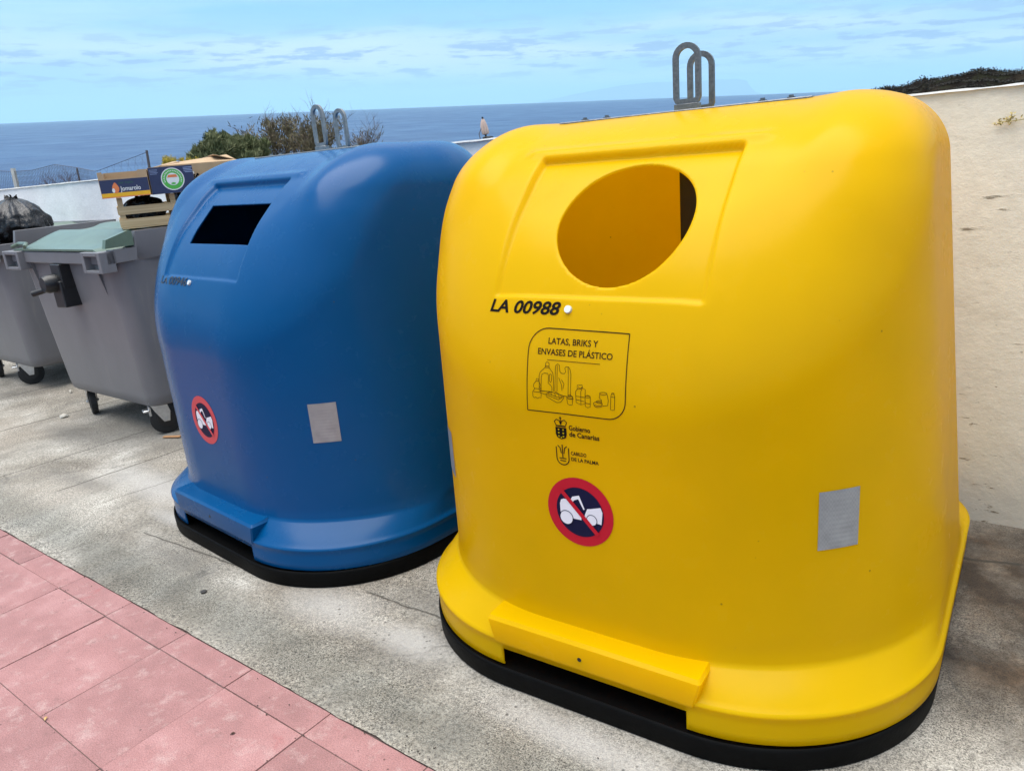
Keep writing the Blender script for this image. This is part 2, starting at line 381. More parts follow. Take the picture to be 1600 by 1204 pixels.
# ------------------------------------------------------------------ structure: ground, paving, wall, terrain, sea
T = 0.4
bm = bmesh.new()
def sheet(bm, x0, x1, y0, y1, nx, ny, zf):
    vv = [[bm.verts.new((x0+(x1-x0)*i/nx, y0+(y1-y0)*j/ny, zf(x0+(x1-x0)*i/nx, y0+(y1-y0)*j/ny))) for j in range(ny+1)] for i in range(nx+1)]
    for i in range(nx):
        for j in range(ny): bm.faces.new((vv[i][j], vv[i+1][j], vv[i+1][j+1], vv[i][j+1]))
BORDER = 0.2684577 * T
sheet(bm, -30, 14, BORDER + .0015, 2.5, 1100, 20, lambda x, y: 0.004 * noise.noise(Vector((x*.9, y*1.2, 0))) * min(1, max(0, (y-.2)*4)) - .0005)
# worn ragged edge of the slab against the paving
for v in bm.verts:
    if v.co.y < BORDER + .01: v.co.y += -.002 + .007 * noise.noise(Vector((v.co.x*7, 0, 3))) + .004 * noise.noise(Vector((v.co.x*23, 0, 8))); v.co.z = .0032
ground = obj('ground', bm, m_conc, smooth=180); tag(ground, kind='structure')
bm = bmesh.new(); box(bm, -30, 14, -14, BORDER + .05, -.30, -.0032)
pave = obj('pavement', bm, m_mortar); tag(pave, kind='structure')
def tile_mesh(w_, d_, name):
    bm = bmesh.new(); g = .0016
    box(bm, g, w_ - g, g, d_ - g, -.03, 0, .0022, seg=2)
    me = bpy.data.meshes.new(name); bm.to_mesh(me); bm.free(); me.materials.append(m_tile); return me
mt_, mb_ = tile_mesh(T, T, 'tile'), tile_mesh(T, BORDER, 'edging_tile')
for i in range(-14, 9):
    o = obj('edging_tile', mb_, parent=pave); o.location = (i*T + random.uniform(-.0012, .0012), random.uniform(-.001, .001), random.uniform(-.0012, .0012)); o.rotation_euler = (random.uniform(-.004, .004), random.uniform(-.004, .004), random.uniform(-.003, .003))
    for j in range(1, 6):
        if i < -8 and j > 4: continue
        o = obj('tile', mt_, parent=pave)
        o.location = (i*T + random.uniform(-.001, .001), -j*T + random.uniform(-.001, .001), random.uniform(-.0015, .0015))
        o.rotation_euler = (random.uniform(-.004, .004), random.uniform(-.004, .004), random.uniform(-.003, .003))

WALL_Y, WALL_Z, SPLIT = 2.272, 1.648, 1.75
def wall(name, x0, x1, mat, label):
    bm = bmesh.new()
    nx = int((x1 - x0) / .09); nz = 16
    def yo(x, z_): return .012 * noise.noise(Vector((x*1.3, z_*1.7, 5))) + .004 * noise.noise(Vector((x*6, z_*6, 9)))
    fr = [[bm.verts.new((x0+(x1-x0)*i/nx, WALL_Y + yo(x0+(x1-x0)*i/nx, WALL_Z*j/nz), -.02 + (WALL_Z+.02)*j/nz + (.006*noise.noise(Vector(((x0+(x1-x0)*i/nx)*5, 0, 1))) if j == nz else 0))) for j in range(nz+1)] for i in range(nx+1)]
    for i in range(nx):
        for j in range(nz): bm.faces.new((fr[i][j], fr[i+1][j], fr[i+1][j+1], fr[i][j+1]))
    bt = [bm.verts.new((fr[i][nz].co.x, WALL_Y+.20, fr[i][nz].co.z + .004)) for i in range(nx+1)]
    bb = [bm.verts.new((fr[i][nz].co.x, WALL_Y+.20, -1.2)) for i in range(nx+1)]
    for i in range(nx):
        bm.faces.new((fr[i][nz], fr[i+1][nz], bt[i+1], bt[i])); bm.faces.new((bt[i], bt[i+1], bb[i+1], bb[i]))
    o = obj(name, bm, mat, smooth=50); tag(o, label, 'wall')
    # thin limewashed skim along the top, broken away in places
    bm = bmesh.new(); n_ = int((x1-x0)/.05)
    pts = [x0 + .003 + (x1-x0-.006)*i/n_ for i in range(n_+1)]
    prev = None
    for x in pts:
        h = .006 + .003*noise.noise(Vector((x*9, 2, 2))); dn = .002 + .005*noise.noise(Vector((x*11, 7, 2)))
        if mat is m_cream and 2.86 < x < 2.97: h = .003; dn = .001
        ring = [bm.verts.new(p) for p in ((x, WALL_Y-.016, WALL_Z-dn), (x, WALL_Y-.014, WALL_Z+h), (x, WALL_Y+.205, WALL_Z+h+.003), (x, WALL_Y+.205, WALL_Z-dn))]
        if prev: 
            for k in range(4): bm.faces.new((prev[k], ring[k], ring[(k+1)%4], prev[(k+1)%4]))
        prev = ring
    bmesh.ops.recalc_face_normals(bm, faces=bm.faces[:])
    obj('coping', bm, m_cope, o, smooth=30)
    return o
wall('boundary_wall', -30, SPLIT, m_whitew, 'long whitewashed boundary wall behind the grey containers and the blue bin')
wall('boundary_wall', SPLIT, 9, m_cream, 'cream stuccoed boundary wall with brown stains at right of the yellow bin')

# hillside that falls from the wall to the sea (street frame, kept below the sight lines)
bm = bmesh.new()
def hz(x, y):
    d = y - 2.5
    base = .75 - .11*d if d < 14 else -.79 - .60*(d-14)
    if d > 140: base = -.79 - .60*126 - .2*(d-140)
    return base + .3*noise.noise(Vector((x*.12, y*.12, 0))) * min(1, d*.3)
sheet(bm, -260, 120, 2.47, 240, 120, 90, hz)
tag(obj('hillside', bm, m_scrub, smooth=180), kind='structure')

# ------------------------------------------------------------------ bin shells
Q = dict(a0=2.058, a1=1.774, f0=-2.042, f1=-2.064, b0=1.965, b1=1.293, R0=1.63, R1=1.249, ps=3.579, ang=.764, zt=4.128, kt=.421, ks=.553, cr=.021)
def bodyF(P):
    q = Q; t = (P[:, 2]-.6)/3.4; a = q['a0']+(q['a1']-q['a0'])*t; yf = q['f0']+(q['f1']-q['f0'])*t; yb = q['b0']+(q['b1']-q['b0'])*t; R = q['R0']+(q['R1']-q['R0'])*t
    cy = (yf+yb)/2; hy = (yb-yf)/2
    qx = np.abs(P[:, 0])-a+R; qy = np.abs(P[:, 1]-cy)-hy+R
    d1 = np.hypot(np.maximum(qx, 0), np.maximum(qy, 0))+np.minimum(np.maximum(qx, qy), 0)-R
    d2 = (P[:, 1]+1.42)*-math.sin(q['ang'])+(P[:, 2]-q['ps'])*math.cos(q['ang'])
    d3 = P[:, 2]-(q['zt']-q['cr']*(P[:, 0]/2)**2-q['cr']*(P[:, 1]/2)**2)
    def ri(d, e, k): return np.minimum(-k, np.maximum(d, e))+np.hypot(np.maximum(d+k, 0), np.maximum(e+k, 0))
    return ri(ri(d1, d2, q['ks']), d3, q['kt'])
TH = np.concatenate([np.linspace(-140, -40, 211), np.linspace(-40, 220, 171)[1:-1]]) * math.pi/180   # fine in front (-90 deg)
SK = dict(A=.829, f=-.878, b=.825, r=.54, rb=.36)
TR = dict(A=.826, f=-.892, b=.825, r=.54, rb=.37)
def outline_radius(o, th, grow=0.0):
    lo = np.zeros(len(th)); hi = np.full(len(th), 2.0); A, f, b, r, rb = o['A']+grow, o['f']-grow, o['b']+grow, o['r']+grow, o['rb']+grow
    for _ in range(26):
        m = (lo+hi)/2; x = np.cos(th)*m; y = np.sin(th)*m
        cy = (f+b)/2; hy = (b-f)/2; R = np.where(y-cy < 0, r, rb)
        qx = np.abs(x)-A+R; qy = np.abs(y-cy)-hy+R
        d = np.hypot(np.maximum(qx, 0), np.maximum(qy, 0))+np.minimum(np.maximum(qx, qy), 0)-R
        lo = np.where(d < 0, m, lo); hi = np.where(d < 0, hi, m)
    return lo
def body_solve(O, D):
    lo = np.zeros(len(O)); hi = np.full(len(O), 4.5)
    for _ in range(24):
        m = (lo+hi)/2; f = bodyF(O+D*m[:, None]) < 0; lo = np.where(f, m, lo); hi = np.where(f, hi, m)
    return O+D*lo[:, None]
def sst(x, a, b):
    t = np.clip((x-a)/(b-a), 0, 1); return t*t*(3-2*t)
ANG = Q['ang']; NY, NZ = -math.sin(ANG), math.cos(ANG)          # outward normal of the sloping front
P0 = Vector((0, -.568, 1.4316))                                  # a point of the slope, metres
def slope_s(y, z_): return (y-P0.y)*math.cos(ANG) + (z_-P0.z)*math.sin(ANG)
def bin_rows():
    n = len(TH); ct, st = np.cos(TH), np.sin(TH); rows = []
    rs = outline_radius(SK, TH)
    for z_, g in ((.070, -.004), (.074, 0), (.10, 0), (.13, 0), (.150, .0), (.157, .004), (.163, .004), (.168, -.004)):
        r_ = outline_radius(SK, TH, g); rows.append(np.c_[ct*r_, st*r_, np.full(n, z_)])
    foot = body_solve(np.c_[np.zeros(n), np.zeros(n), np.full(n, .24/T)], np.c_[ct, st, np.zeros(n)])*T
    rf = np.hypot(foot[:, 0], foot[:, 1])+.004; r0 = outline_radius(SK, TH, -.008)
    rf = np.minimum(rf, r0-.006)
    for k in (.1, .3, .5, .7, .9, 1.0):
        r_ = r0+(rf-r0)*k; rows.append(np.c_[ct*r_, st*r_, np.full(n, .170+(.238-.170)*k**.85)])
    body = []
    for z_ in list(np.linspace(.25, .88, 44)): body.append(body_solve(np.c_[np.zeros(n), np.zeros(n), np.full(n, z_/T)], np.c_[ct, st, np.zeros(n)])*T)
    for e in list(np.linspace(0, 14, 16)[1:]) + list(np.linspace(14, 64, 112)[1:]) + list(np.linspace(64, 88.5, 22)[1:]):
        e = R_(e); body.append(body_solve(np.c_[np.zeros(n), np.zeros(n), np.full(n, 2.2)], np.c_[ct*math.cos(e), st*math.cos(e), np.full(n, math.sin(e))])*T)
    # blend the first body rows into the flange foot
    for k, b in enumerate(body[:3]):
        rb = np.hypot(b[:, 0], b[:, 1]); lim = r0-.006+.004*k; rr = np.minimum(rb+(.003, .001, 0)[k], lim); b[:, 0] *= rr/rb; b[:, 1] *= rr/rb
    rows += body
    return np.array(rows)
ROWS = bin_rows()
def shape_front(Rw):
    """recessed panel, brow above it and fuller shoulders beside it"""
    X, Y, Z = Rw[..., 0], Rw[..., 1], Rw[..., 2]; s = slope_s(Y, Z)
    front = sst(-Y, .0, .25)*sst(Z, 1.0, 1.12)
    hw = .302
    e = .007
    mx = 1-sst(np.abs(X), hw-e, hw+e); ms = sst(s, -.288-e, -.288+e)*(1-sst(s, .176-e, .176+e))
    depth = .009+.013*np.clip((s+.288)/.464, 0, 1)
    d = -depth*mx*ms
    brow = np.exp(-((s-.205)/.022)**2)*(1-sst(np.abs(X), .34, .385))*.009
    sh = sst(np.abs(X), .37+np.clip(1.60-Z, 0, 1)*.45, .52+np.clip(1.60-Z, 0, 1)*.55)*sst(Z, 1.22, 1.42)*.020
    d = (d+brow+sh)*front
    out_ = Rw.copy(); out_[..., 1] += NY*d; out_[..., 2] += NZ*d
    return out_
SHAPED = shape_front(ROWS)
def make_body(name, mat, parent, hole):
    Rw = SHAPED; nr, n = Rw.shape[:2]
    V = Rw.reshape(-1, 3).copy(); s = slope_s(V[:, 1], V[:, 2])
    idx = np.arange(nr*n).reshape(nr, n)
    a = idx[:-1, :].ravel(); b = np.roll(idx, -1, 1)[:-1, :].ravel(); c_ = np.roll(idx, -1, 1)[1:, :].ravel(); d_ = idx[1:, :].ravel()
    Fq = np.c_[a, b, c_, d_]
    C = V[Fq].mean(1); cs = slope_s(C[:, 1], C[:, 2]); onf = (C[:, 1] < -.25) & (C[:, 2] > 1.1)
    if hole[0] == 'round':
        _, hx, hs, hr, hr2 = hole; ins = onf & ((((C[:, 0]-hx)/hr)**2+((cs-hs)/hr2)**2) < 1)
    else:
        _, x0, x1, s0, s1, x2, x3 = hole; ins = np.zeros(len(C), bool)
    slot = (C[:, 1] < -.7) & (np.abs(C[:, 0]) < .297) & (C[:, 2] < .122)
    keep = ~(ins | slot)
    cut = np.zeros(len(V), bool); cut[Fq[ins].ravel()] = True
    kept = np.zeros(len(V), bool); kept[Fq[keep].ravel()] = True
    bd = np.where(cut & kept)[0]
    for i in (bd if hole[0] == 'round' else ()):                 # snap the rim exactly on the outline
        x, si = V[i, 0], s[i]; an = math.atan2((si-hs)/hr2, (x-hx)/hr)
        V[i, 0] = hx+hr*math.cos(an); dsv = hs+hr2*math.sin(an)-si; V[i, 1] += dsv*math.cos(ANG); V[i, 2] += dsv*math.sin(ANG)
    top = len(V); V = np.vstack([V, [[0, 0, float(Rw[-1, :, 2].mean())+.0005]]])
    faces = Fq[keep].tolist() + [[int(idx[-1, k]), int(idx[-1, (k+1) % n]), top] for k in range(n)]
    me = bpy.data.meshes.new(name); me.from_pydata(V.tolist(), [], faces)
    o = obj(name, me, mat, parent)
    bm = bmesh.new(); bm.from_mesh(me); bmesh.ops.delete(bm, geom=[v for v in bm.verts if not v.link_faces], context='VERTS')
    if hole[0] == 'quad':
        def reg():
            fs = []
            for f in bm.faces:
                c = f.calc_center_median()
                if c.y < -.25 and c.z > 1.15 and x2-.03 < c.x < x1+.03 and s0-.03 < slope_s(c.y, c.z) < s1+.03: fs.append(f)
            return fs
        sl = Vector((0, math.cos(ANG), math.sin(ANG))); nn = Vector((0, NY, NZ))
        def P3(x, s_): return P0+Vector((x, 0, 0))+sl*s_
        cuts = [(P3(0, s0), sl), (P3(0, s1), sl), (P3(x2, s0), (P3(x0, s1)-P3(x2, s0)).normalized().cross(nn)), (P3(x3, s0), (P3(x1, s1)-P3(x3, s0)).normalized().cross(nn))]
        for co, no in cuts:
            fs = reg(); g = fs+list({e for f in fs for e in f.edges})+list({v for f in fs for v in f.verts})
            bmesh.ops.bisect_plane(bm, geom=g, plane_co=co, plane_no=no, dist=1e-5)
        dl = []
        for f in reg():
            c = f.calc_center_median(); sc_ = slope_s(c.y, c.z); t = (sc_-s0)/(s1-s0)
            if s0 < sc_ < s1 and x2+(x0-x2)*t < c.x < x3+(x1-x3)*t: dl.append(f)
        bmesh.ops.delete(bm, geom=dl, context='FACES')
    bmesh.ops.recalc_face_normals(bm, faces=bm.faces[:])
    up = max(bm.faces, key=lambda f: f.calc_center_median().z)
    if up.normal.z < 0: bmesh.ops.reverse_faces(bm, faces=bm.faces[:])
    bvh = BVHTree.FromBMesh(bm)
    bm.to_mesh(me); bm.free()
    me.polygons.foreach_set('use_smooth', [True]*len(me.polygons))
    sm = o.modifiers.new('wall_thickness', 'SOLIDIFY'); sm.thickness = .007; sm.offset = -1; sm.use_even_offset = False
    return o, bvh
bvh_full = BVHTree.FromPolygons(SHAPED.reshape(-1, 3).tolist(), [[i*len(TH)+k, i*len(TH)+(k+1) % len(TH), (i+1)*len(TH)+(k+1) % len(TH), (i+1)*len(TH)+k] for i in range(ROWS.shape[0]-1) for k in range(len(TH))])

# ---- flat print projected onto the shell
def on_shell(x, z_, off=.0012):
    loc, nrm, _, _ = bvh_full.ray_cast(Vector((x, -2, z_)), Vector((0, 1, 0)))
    if loc is None: return Vector((x, -.8, z_))
    if nrm.y > 0: nrm = -nrm
    return loc+nrm*off
def print_mesh(name, polys, mat, parent, off=.0012):
    bm = bmesh.new()
    for pl in polys:
        try: bm.faces.new([bm.verts.new(on_shell(x, z_, off)) for x, z_ in pl])
        except ValueError: pass
    for f in bm.faces:
        f.normal_update()
        if f.normal.y > 0: f.normal_flip()
    return obj(name, bm, mat, parent)
def ribbon(pts, w_, closed=False):
    """polyline -> small quads"""
    P = [Vector((p[0], p[1])) for p in pts]; m = len(P); out_ = []
    nn = []
    for i in range(m):
        t = (P[(i+1) % m]-P[i-1]) if closed else (P[min(i+1, m-1)]-P[max(i-1, 0)])
        t.normalize(); nn.append(Vector((-t.y, t.x))*w_/2)
    for i in range(m if closed else m-1):
        j = (i+1) % m
        seg = max(1, int((P[j]-P[i]).length/.03))
        for k in range(seg):
            a, b = k/seg, (k+1)/seg
            pa, pb = P[i].lerp(P[j], a), P[i].lerp(P[j], b); na, nb = nn[i].lerp(nn[j], a), nn[i].lerp(nn[j], b)
            out_.append([tuple(pa-na), tuple(pb-nb), tuple(pb+nb), tuple(pa+na)])
    return out_
def circ(cx, cz, r, n=40, a0=0, a1=360, rz=None): return [(cx+r*math.cos(R_(a0+(a1-a0)*i/n)), cz+(rz or r)*math.sin(R_(a0+(a1-a0)*i/n))) for i in range(n+(0 if a1-a0 == 360 else 1))]
def ring_polys(cx, cz, r0, r1, n=48):
    a, b = circ(cx, cz, r0, n), circ(cx, cz, r1, n); return [[a[i], a[(i+1) % n], b[(i+1) % n], b[i]] for i in range(n)]
def disc_polys(cx, cz, r, n=48):
    out_ = []
    for k in range(4):
        ra, rb = r*k/4, r*(k+1)/4; a, b = circ(cx, cz, ra, n), circ(cx, cz, rb, n)
        out_ += [[a[i], a[(i+1) % n], b[(i+1) % n], b[i]] if k else [a[i], b[(i+1) % n], b[i]] for i in range(n)]
    return out_
def text_polys(s, x, z_, h, width=None, bold=0.0, shear=0.0, align='LEFT', spacing=1.0, rot=0.0):
    cu = bpy.data.curves.new('t', 'FONT'); cu.body = s; cu.offset = bold; cu.shear = shear; cu.align_x = align; cu.space_character = spacing; cu.resolution_u = 3
    o = bpy.data.objects.new('t', cu); COL.objects.link(o); bpy.context.view_layer.update()
    me = bpy.data.meshes.new_from_object(o.evaluated_get(bpy.context.evaluated_depsgraph_get()))
    xs = [v.co.x for v in me.vertices]; ys = [v.co.y for v in me.vertices]
    cap = .69; sz = h/cap; sx = sz
    if width: sx = width/(max(xs)-min(xs))
    x0 = min(xs) if align == 'LEFT' else 0
    pl = []
    cr_, sr_ = math.cos(rot), math.sin(rot)
    for f in me.polygons:
        pp = []
        for i in f.vertices:
            u, v = (me.vertices[i].co.x-x0)*sx, me.vertices[i].co.y*sz
            pp.append((x+u*cr_-v*sr_, z_+u*sr_+v*cr_))
        pl.append(pp)
    bpy.data.objects.remove(o); bpy.data.curves.remove(cu); bpy.data.meshes.remove(me)
    return pl
def film(name, cx, cy, cz, w_, h, mat, parent, n=10, off=.0015, roll=0):
    """a rectangular film stuck on the shell near (cx, cy, cz)"""
    loc, nrm, _, _ = bvh_full.find_nearest(Vector((cx, cy, cz)))
    if nrm.dot(Vector((cx, cy, 0))) < 0: nrm = -nrm
    d = Vector((nrm.x, nrm.y, 0)).normalized(); rt = Vector((-d.y, d.x, 0))
    bm = bmesh.new(); g = []
    for i in range(n+1):
        for j in range(n+1):
            u, v = (i/n-.5)*w_, (j/n-.5)*h; u, v = u*math.cos(roll)-v*math.sin(roll), u*math.sin(roll)+v*math.cos(roll)
            o_ = Vector((cx, cy, cz+v))+rt*u+d*.6
            L_, N_, _, _ = bvh_full.ray_cast(o_, -d)
            if N_.dot(d) < 0: N_ = -N_
            g.append(bm.verts.new(L_+N_*off))
    for i in range(n):
        for j in range(n): bm.faces.new((g[i*(n+1)+j], g[(i+1)*(n+1)+j], g[(i+1)*(n+1)+j+1], g[i*(n+1)+j+1]))
    for f in bm.faces:
        f.normal_update()
        if f.normal.dot(d) < 0: f.normal_flip()
    return obj(name, bm, mat, parent, smooth=180)

def no_parking(parent, cx, cz, r, red, navy, white):
    sg = print_mesh('no_parking_sign', disc_polys(cx, cz, r), red, parent, .0014)
    k = r/.10
    print_mesh('navy_field', disc_polys(cx, cz, .072*k), navy, sg, .0022)
    def S(pl): return [(cx+a*k/100, cz+b*k/100) for a, b in pl]
    tow = S([(-6.0, 1.6), (-5.6, 2.8), (-4.8, 3.2), (-2.6, 3.3), (-2.0, 4.3), (0.1, 5.0), (1.6, 1.2), (1.2, 1.0), (-.2, 3.9), (-1.5, 3.3), (-2.6, 1.9), (-.6, 1.2), (-.4, -.6), (.4, -1.0), (.4, -2.2), (-5.4, -2.2), (-6.0, -1.0)])
    car = S([(1.6, -.2), (2.4, 1.5), (3.4, 1.7), (6.4, 2.6), (6.9, 1.2), (6.6, -1.2), (6.4, -2.4), (1.9, -1.8), (1.4, -1.0)])
    whl = circ(cx-.042*k, cz-.023*k, .019*k, 20); wh2 = circ(cx+.036*k, cz-.016*k, .0145*k, 18)
    print_mesh('vehicle_symbol', [tow], white, sg, .0030); print_mesh('vehicle_symbol', [car], white, sg, .0030)
    print_mesh('wheel_symbol', ribbon(circ(cx-.042*k, cz-.023*k, .021*k, 20), .002*k, True), navy, sg, .0036)
    print_mesh('wheel_symbol', [whl], white, sg, .0038)
    print_mesh('wheel_symbol', ribbon(circ(cx+.036*k, cz-.016*k, .0155*k, 18), .002*k, True), navy, sg, .0036)
    print_mesh('wheel_symbol', [wh2], white, sg, .0038)
    a = R_(-47); d = (math.cos(a), math.sin(a)); L0 = .078*k
    print_mesh('red_bar', ribbon([(cx-d[0]*L0, cz-d[1]*L0), (cx, cz), (cx+d[0]*L0, cz+d[1]*L0)], .0125*k), red, sg, .0044)
    return sg

def loops_and_plate(root, metal):
    bm = bmesh.new(); box(bm, -.40, .40, -.16, .16, 1.642, 1.650, .002)
    pl = obj('top_plate', bm, metal, root)
    for sx in (-1, 1):
        for px in (.25, .33):
            bm = bmesh.new(); cyl(bm, (sx*px, -.11, 1.650), (sx*px, -.11, 1.6545), .013, 6); cyl(bm, (sx*px, -.11, 1.6545), (sx*px, -.11, 1.660), .007, 8)
            obj('bolt', bm, metal, pl)
    for yy, dz_ in ((-.050, 0.0), (.068, -.018)):
        bm = bmesh.new()
        # flat bar bent into an upright loop; outer width 0.088, height 0.20
        z0, z1, hw, rr = 1.676+dz_, 1.838+dz_, .036, .036
        path = [(-hw, z0+.012), (-hw+.004, z0+.003), (-hw+.014, z0)] + [(hw-.014, z0), (hw-.004, z0+.003), (hw, z0+.012)]
        path = [(x, z_) for x, z_ in path]
        arc = [(hw*math.cos(R_(t)), z1-hw+hw*1.0*math.sin(R_(t))) for t in range(0, 181, 15)]
        loop = path + [(hw, z0+.06)] + arc + [(-hw, z0+.06)]
        m = len(loop); ring = []
        for i in range(m):
            a, b = Vector(loop[i-1]), Vector(loop[(i+1) % m]); t = (b-a).normalized(); nr = Vector((t.y, -t.x))
            p = Vector(loop[i]); t_ = .0085
            ring.append([bm.verts.new((p.x+nr.x*s*t_, yy+q*.006, p.y+nr.y*s*t_)) for s, q in ((-1, -1), (1, -1), (1, 1), (-1, 1))])
        for i in range(m):
            for k in range(4): bm.faces.new((ring[i][k], ring[(i+1) % m][k], ring[(i+1) % m][(k+1) % 4], ring[i][(k+1) % 4]))
        box(bm, -.040, .040, yy-.012, yy+.012, 1.651, z0-.006, .001)
        bmesh.ops.recalc_face_normals(bm, faces=bm.faces[:])
        obj('lifting_loop', bm, metal, root, smooth=40)

def make_bin(x, y, yaw, mat, hole, label, metal):
    root = empty('recycling_bin', (x, y, 0), yaw); tag(root, label, 'recycling bin')
    body, _ = make_body('body', mat, root, hole)
    # base tray
    bm = bmesh.new(); th = np.linspace(0, 2*math.pi, 181)[:-1]
    def ring(z_, g):
        r_ = outline_radius(TR, th, g); return [(math.cos(t)*r, math.sin(t)*r, z_) for t, r in zip(th, r_)]
    loft(bm, [ring(0, -.006), ring(.004, -.002), ring(.058, .0), ring(.066, -.001), ring(.069, -.005), ring(.066, -.009), ring(.062, -.012), ring(.060, -.05), ring(.060, -.10), ring(.13, -.10), ring(.13, -.115), ring(.02, -.115)], True, False)
    obj('base_tray', bm, m_tray, root, smooth=50)
    # moulded ledge over the fork slot
    bm = bmesh.new()
    rings_ = []
    for z_, hx_, yf_ in ((.150, .318, -.8835), (.160, .320, -.8865), (.228, .337, -.8865), (.238, .331, -.878), (.243, .329, -.80)):
        rings_.append([(-hx_, -.78, z_), (-hx_, yf_+.006, z_), (-hx_+.006, yf_, z_), (hx_-.006, yf_, z_), (hx_, yf_+.006, z_), (hx_, -.78, z_)])
    loft(bm, rings_, True, True)
    bmesh.ops.bevel(bm, geom=[e for e in bm.edges if len(e.link_faces) == 2 and e.calc_face_angle(0) > .6], offset=.0035, segments=2, affect='EDGES')
    bmesh.ops.recalc_face_normals(bm, faces=bm.faces[:])
    led = obj('moulded_ledge', bm, mat, root, smooth=38)
    bm = bmesh.new(); cyl(bm, (-.018, -.8872, .187), (-.018, -.86, .187), .0065, 14)
    obj('screw_hole', bm, m_dark, led)
    # flat black panel inside, a dark strip behind the opening
    bm = bmesh.new(); box(bm, -.05, .30, -.006, .006, .2, 1.60, .003)
    obj('inner_baffle', bm, m_dark, root)
    loops_and_plate(root, metal)
    film('reflective_sticker', .604, -.645, .647, .108, .157, m_retro, root)
    film('reflective_sticker', -.604, -.645, .647, .108, .157, m_retro, root)
    return root

YB = make_bin(5.549174*T, 3.456213*T, .0574336, m_yellow, ('round', .035, -.060, .193, .198),
              'bright yellow recycling bin with a round opening, nearest the camera', m_galvd)
BB = make_bin(1.143979*T, 3.481527*T, -.0821692, m_blue, ('quad', -.205, .300, -.142, .060, -.186, .300),
              'blue recycling bin with a rectangular slot opening, between the yellow bin and grey containers', m_galv)

# ---- prints on the yellow bin
def part_label(o, s): o['label'] = s; return o
def code(txt, x, z_, h, wd, bold, mat, root, off=.0012):
    pl = text_polys(txt, x, z_, h, wd, bold, .22)
    for lo_, hi_ in ((-9, .335), (.335, 9)):                     # the letters and the number are two stuck-on pieces
        print_mesh('code_lettering', [p_ for p_ in pl if lo_ <= (sum(q_[0] for q_ in p_)/len(p_)-x)/wd < hi_], mat, root, off)
code('LA 00988', -.314, 1.150, .031, .232, .028, m_ink, YB)
def rivet(root, x, z_):
    p = on_shell(x, z_, 0); bm = bmesh.new(); cyl(bm, p+Vector((0, .01, -.004)), p+Vector((0, -.005, .004)), .0125, 18, .010); obj('rivet', bm, m_rivet, root, smooth=40)
rivet(YB, -.058, 1.163)
fr = [(-.108, 1.116), (.126, 1.114), (.126, .950)] + circ(.076, .950, .050, 10, 0, -90) + [(.072, .900), (-.168, .895), (-.168, 1.05)] + [(-.108+.060*math.cos(R_(t)), 1.056+.060*math.sin(R_(t))) for t in range(180, 89, -10)]
fr = [(-.108, 1.116), (.05, 1.115), (.126, 1.114), (.126, 1.05), (.126, .952)] + [(.076+.050*math.cos(R_(t)), .948+.050*math.sin(R_(t))) for t in range(-9, -91, -9)] + [(-.05, .897), (-.168, .895), (-.168, .98), (-.168, 1.045)] + [(-.108+.060*math.cos(R_(t)), 1.056+.060*math.sin(R_(t))) for t in range(171, 95, -9)]
LX0, LZ0 = -.168, .895
# thin frame: build it segment by segment so corners stay crisp
seg = []
for i in range(len(fr)): seg += ribbon([fr[i], fr[(i+1) % len(fr)]], .0026)
frame = print_mesh('instruction_frame', seg, m_ink, YB)
print_mesh('instruction_lettering', text_polys('LATAS, BRIKS Y', -.107, 1.077, .0155, .148, .012), m_ink, frame)
print_mesh('instruction_lettering', text_polys('ENVASES DE PLÁSTICO', -.137, 1.049, .0155, .222, .012), m_ink, frame)
print_mesh('underline', ribbon([(-.107, 1.036), (.051, 1.036)], .0015), m_inkline, frame)
# pictogram line drawings, traced in a 0-100 by 0-50 box
def art(name, strokes, w_=.0014):
    # box: image x 120..960 px, y 400..860 px of the enlarged sign
    x0, x1 = -.152, .098; zt_, zb_ = 1.030, .922
    pl = []
    for s in strokes:
        pts = [(x0+(a-120)/840*(x1-x0), zt_-(b-400-(a-120)*.055)/(415)*(zt_-zb_)) for a, b in s]
        pl += ribbon(pts, w_)
    return print_mesh(name, pl, m_inkline, frame)
def C(cx, cy, rx, ry, n=14, a0=0, a1=360): return [(cx+rx*math.cos(R_(a0+(a1-a0)*i/n)), cy+ry*math.sin(R_(a0+(a1-a0)*i/n))) for i in range(n+1)]
art('jug_drawing', [[(258,460),(258,420),(268,408),(285,410),(294,425),(294,462)],[(252,462),(298,466),(298,450),(254,446)],[(256,462),(205,510),(195,545),(198,700)],[(298,466),(335,510),(346,560),(348,700)],
  [(218,690),(218,560),(225,530),(250,520),(285,522),(292,540),(292,620),(318,640),(332,660),(332,700)],[(305,530),(322,528),(328,545),(326,590),(318,612),(304,600),(303,545),(305,530)],[(198,700),(250,704),(348,712)]])
art('bag_drawing', [[(362,700),(362,470),(366,435),(382,425),(400,432),(410,500),(425,515),(455,518),(470,500),(458,465),(470,448),(495,450),(512,475),(522,520),(524,745)],[(380,440),(385,700)],[(490,455),(496,520),(498,735)],[(400,560),(430,630),(436,690)],[(430,580),(455,620),(445,670)],[(362,700),(420,735),(524,750)]])
art('bottle_drawing', [[(165,600),(165,580),(190,580),(192,602)],[(160,604),(195,606)],[(163,606),(140,635),(136,660),(150,680),(140,700),(128,715),(130,765),(145,780),(160,770),(180,785),(200,772),(215,778),(220,740),(208,715),(216,690),(205,665),(210,640),(194,606)],[(145,680),(205,684)],[(135,715),(212,720)]])
art('tray_drawing', [[(205,705),(320,705),(458,742),(455,765),(420,810),(380,815),(275,760),(265,735),(320,705)],[(270,738),(400,785),(458,745)],[(285,725),(410,765),(440,745)],[(205,720),(262,738)],[(320,715),(330,740)],[(360,722),(372,755)],[(400,735),(412,765)]])
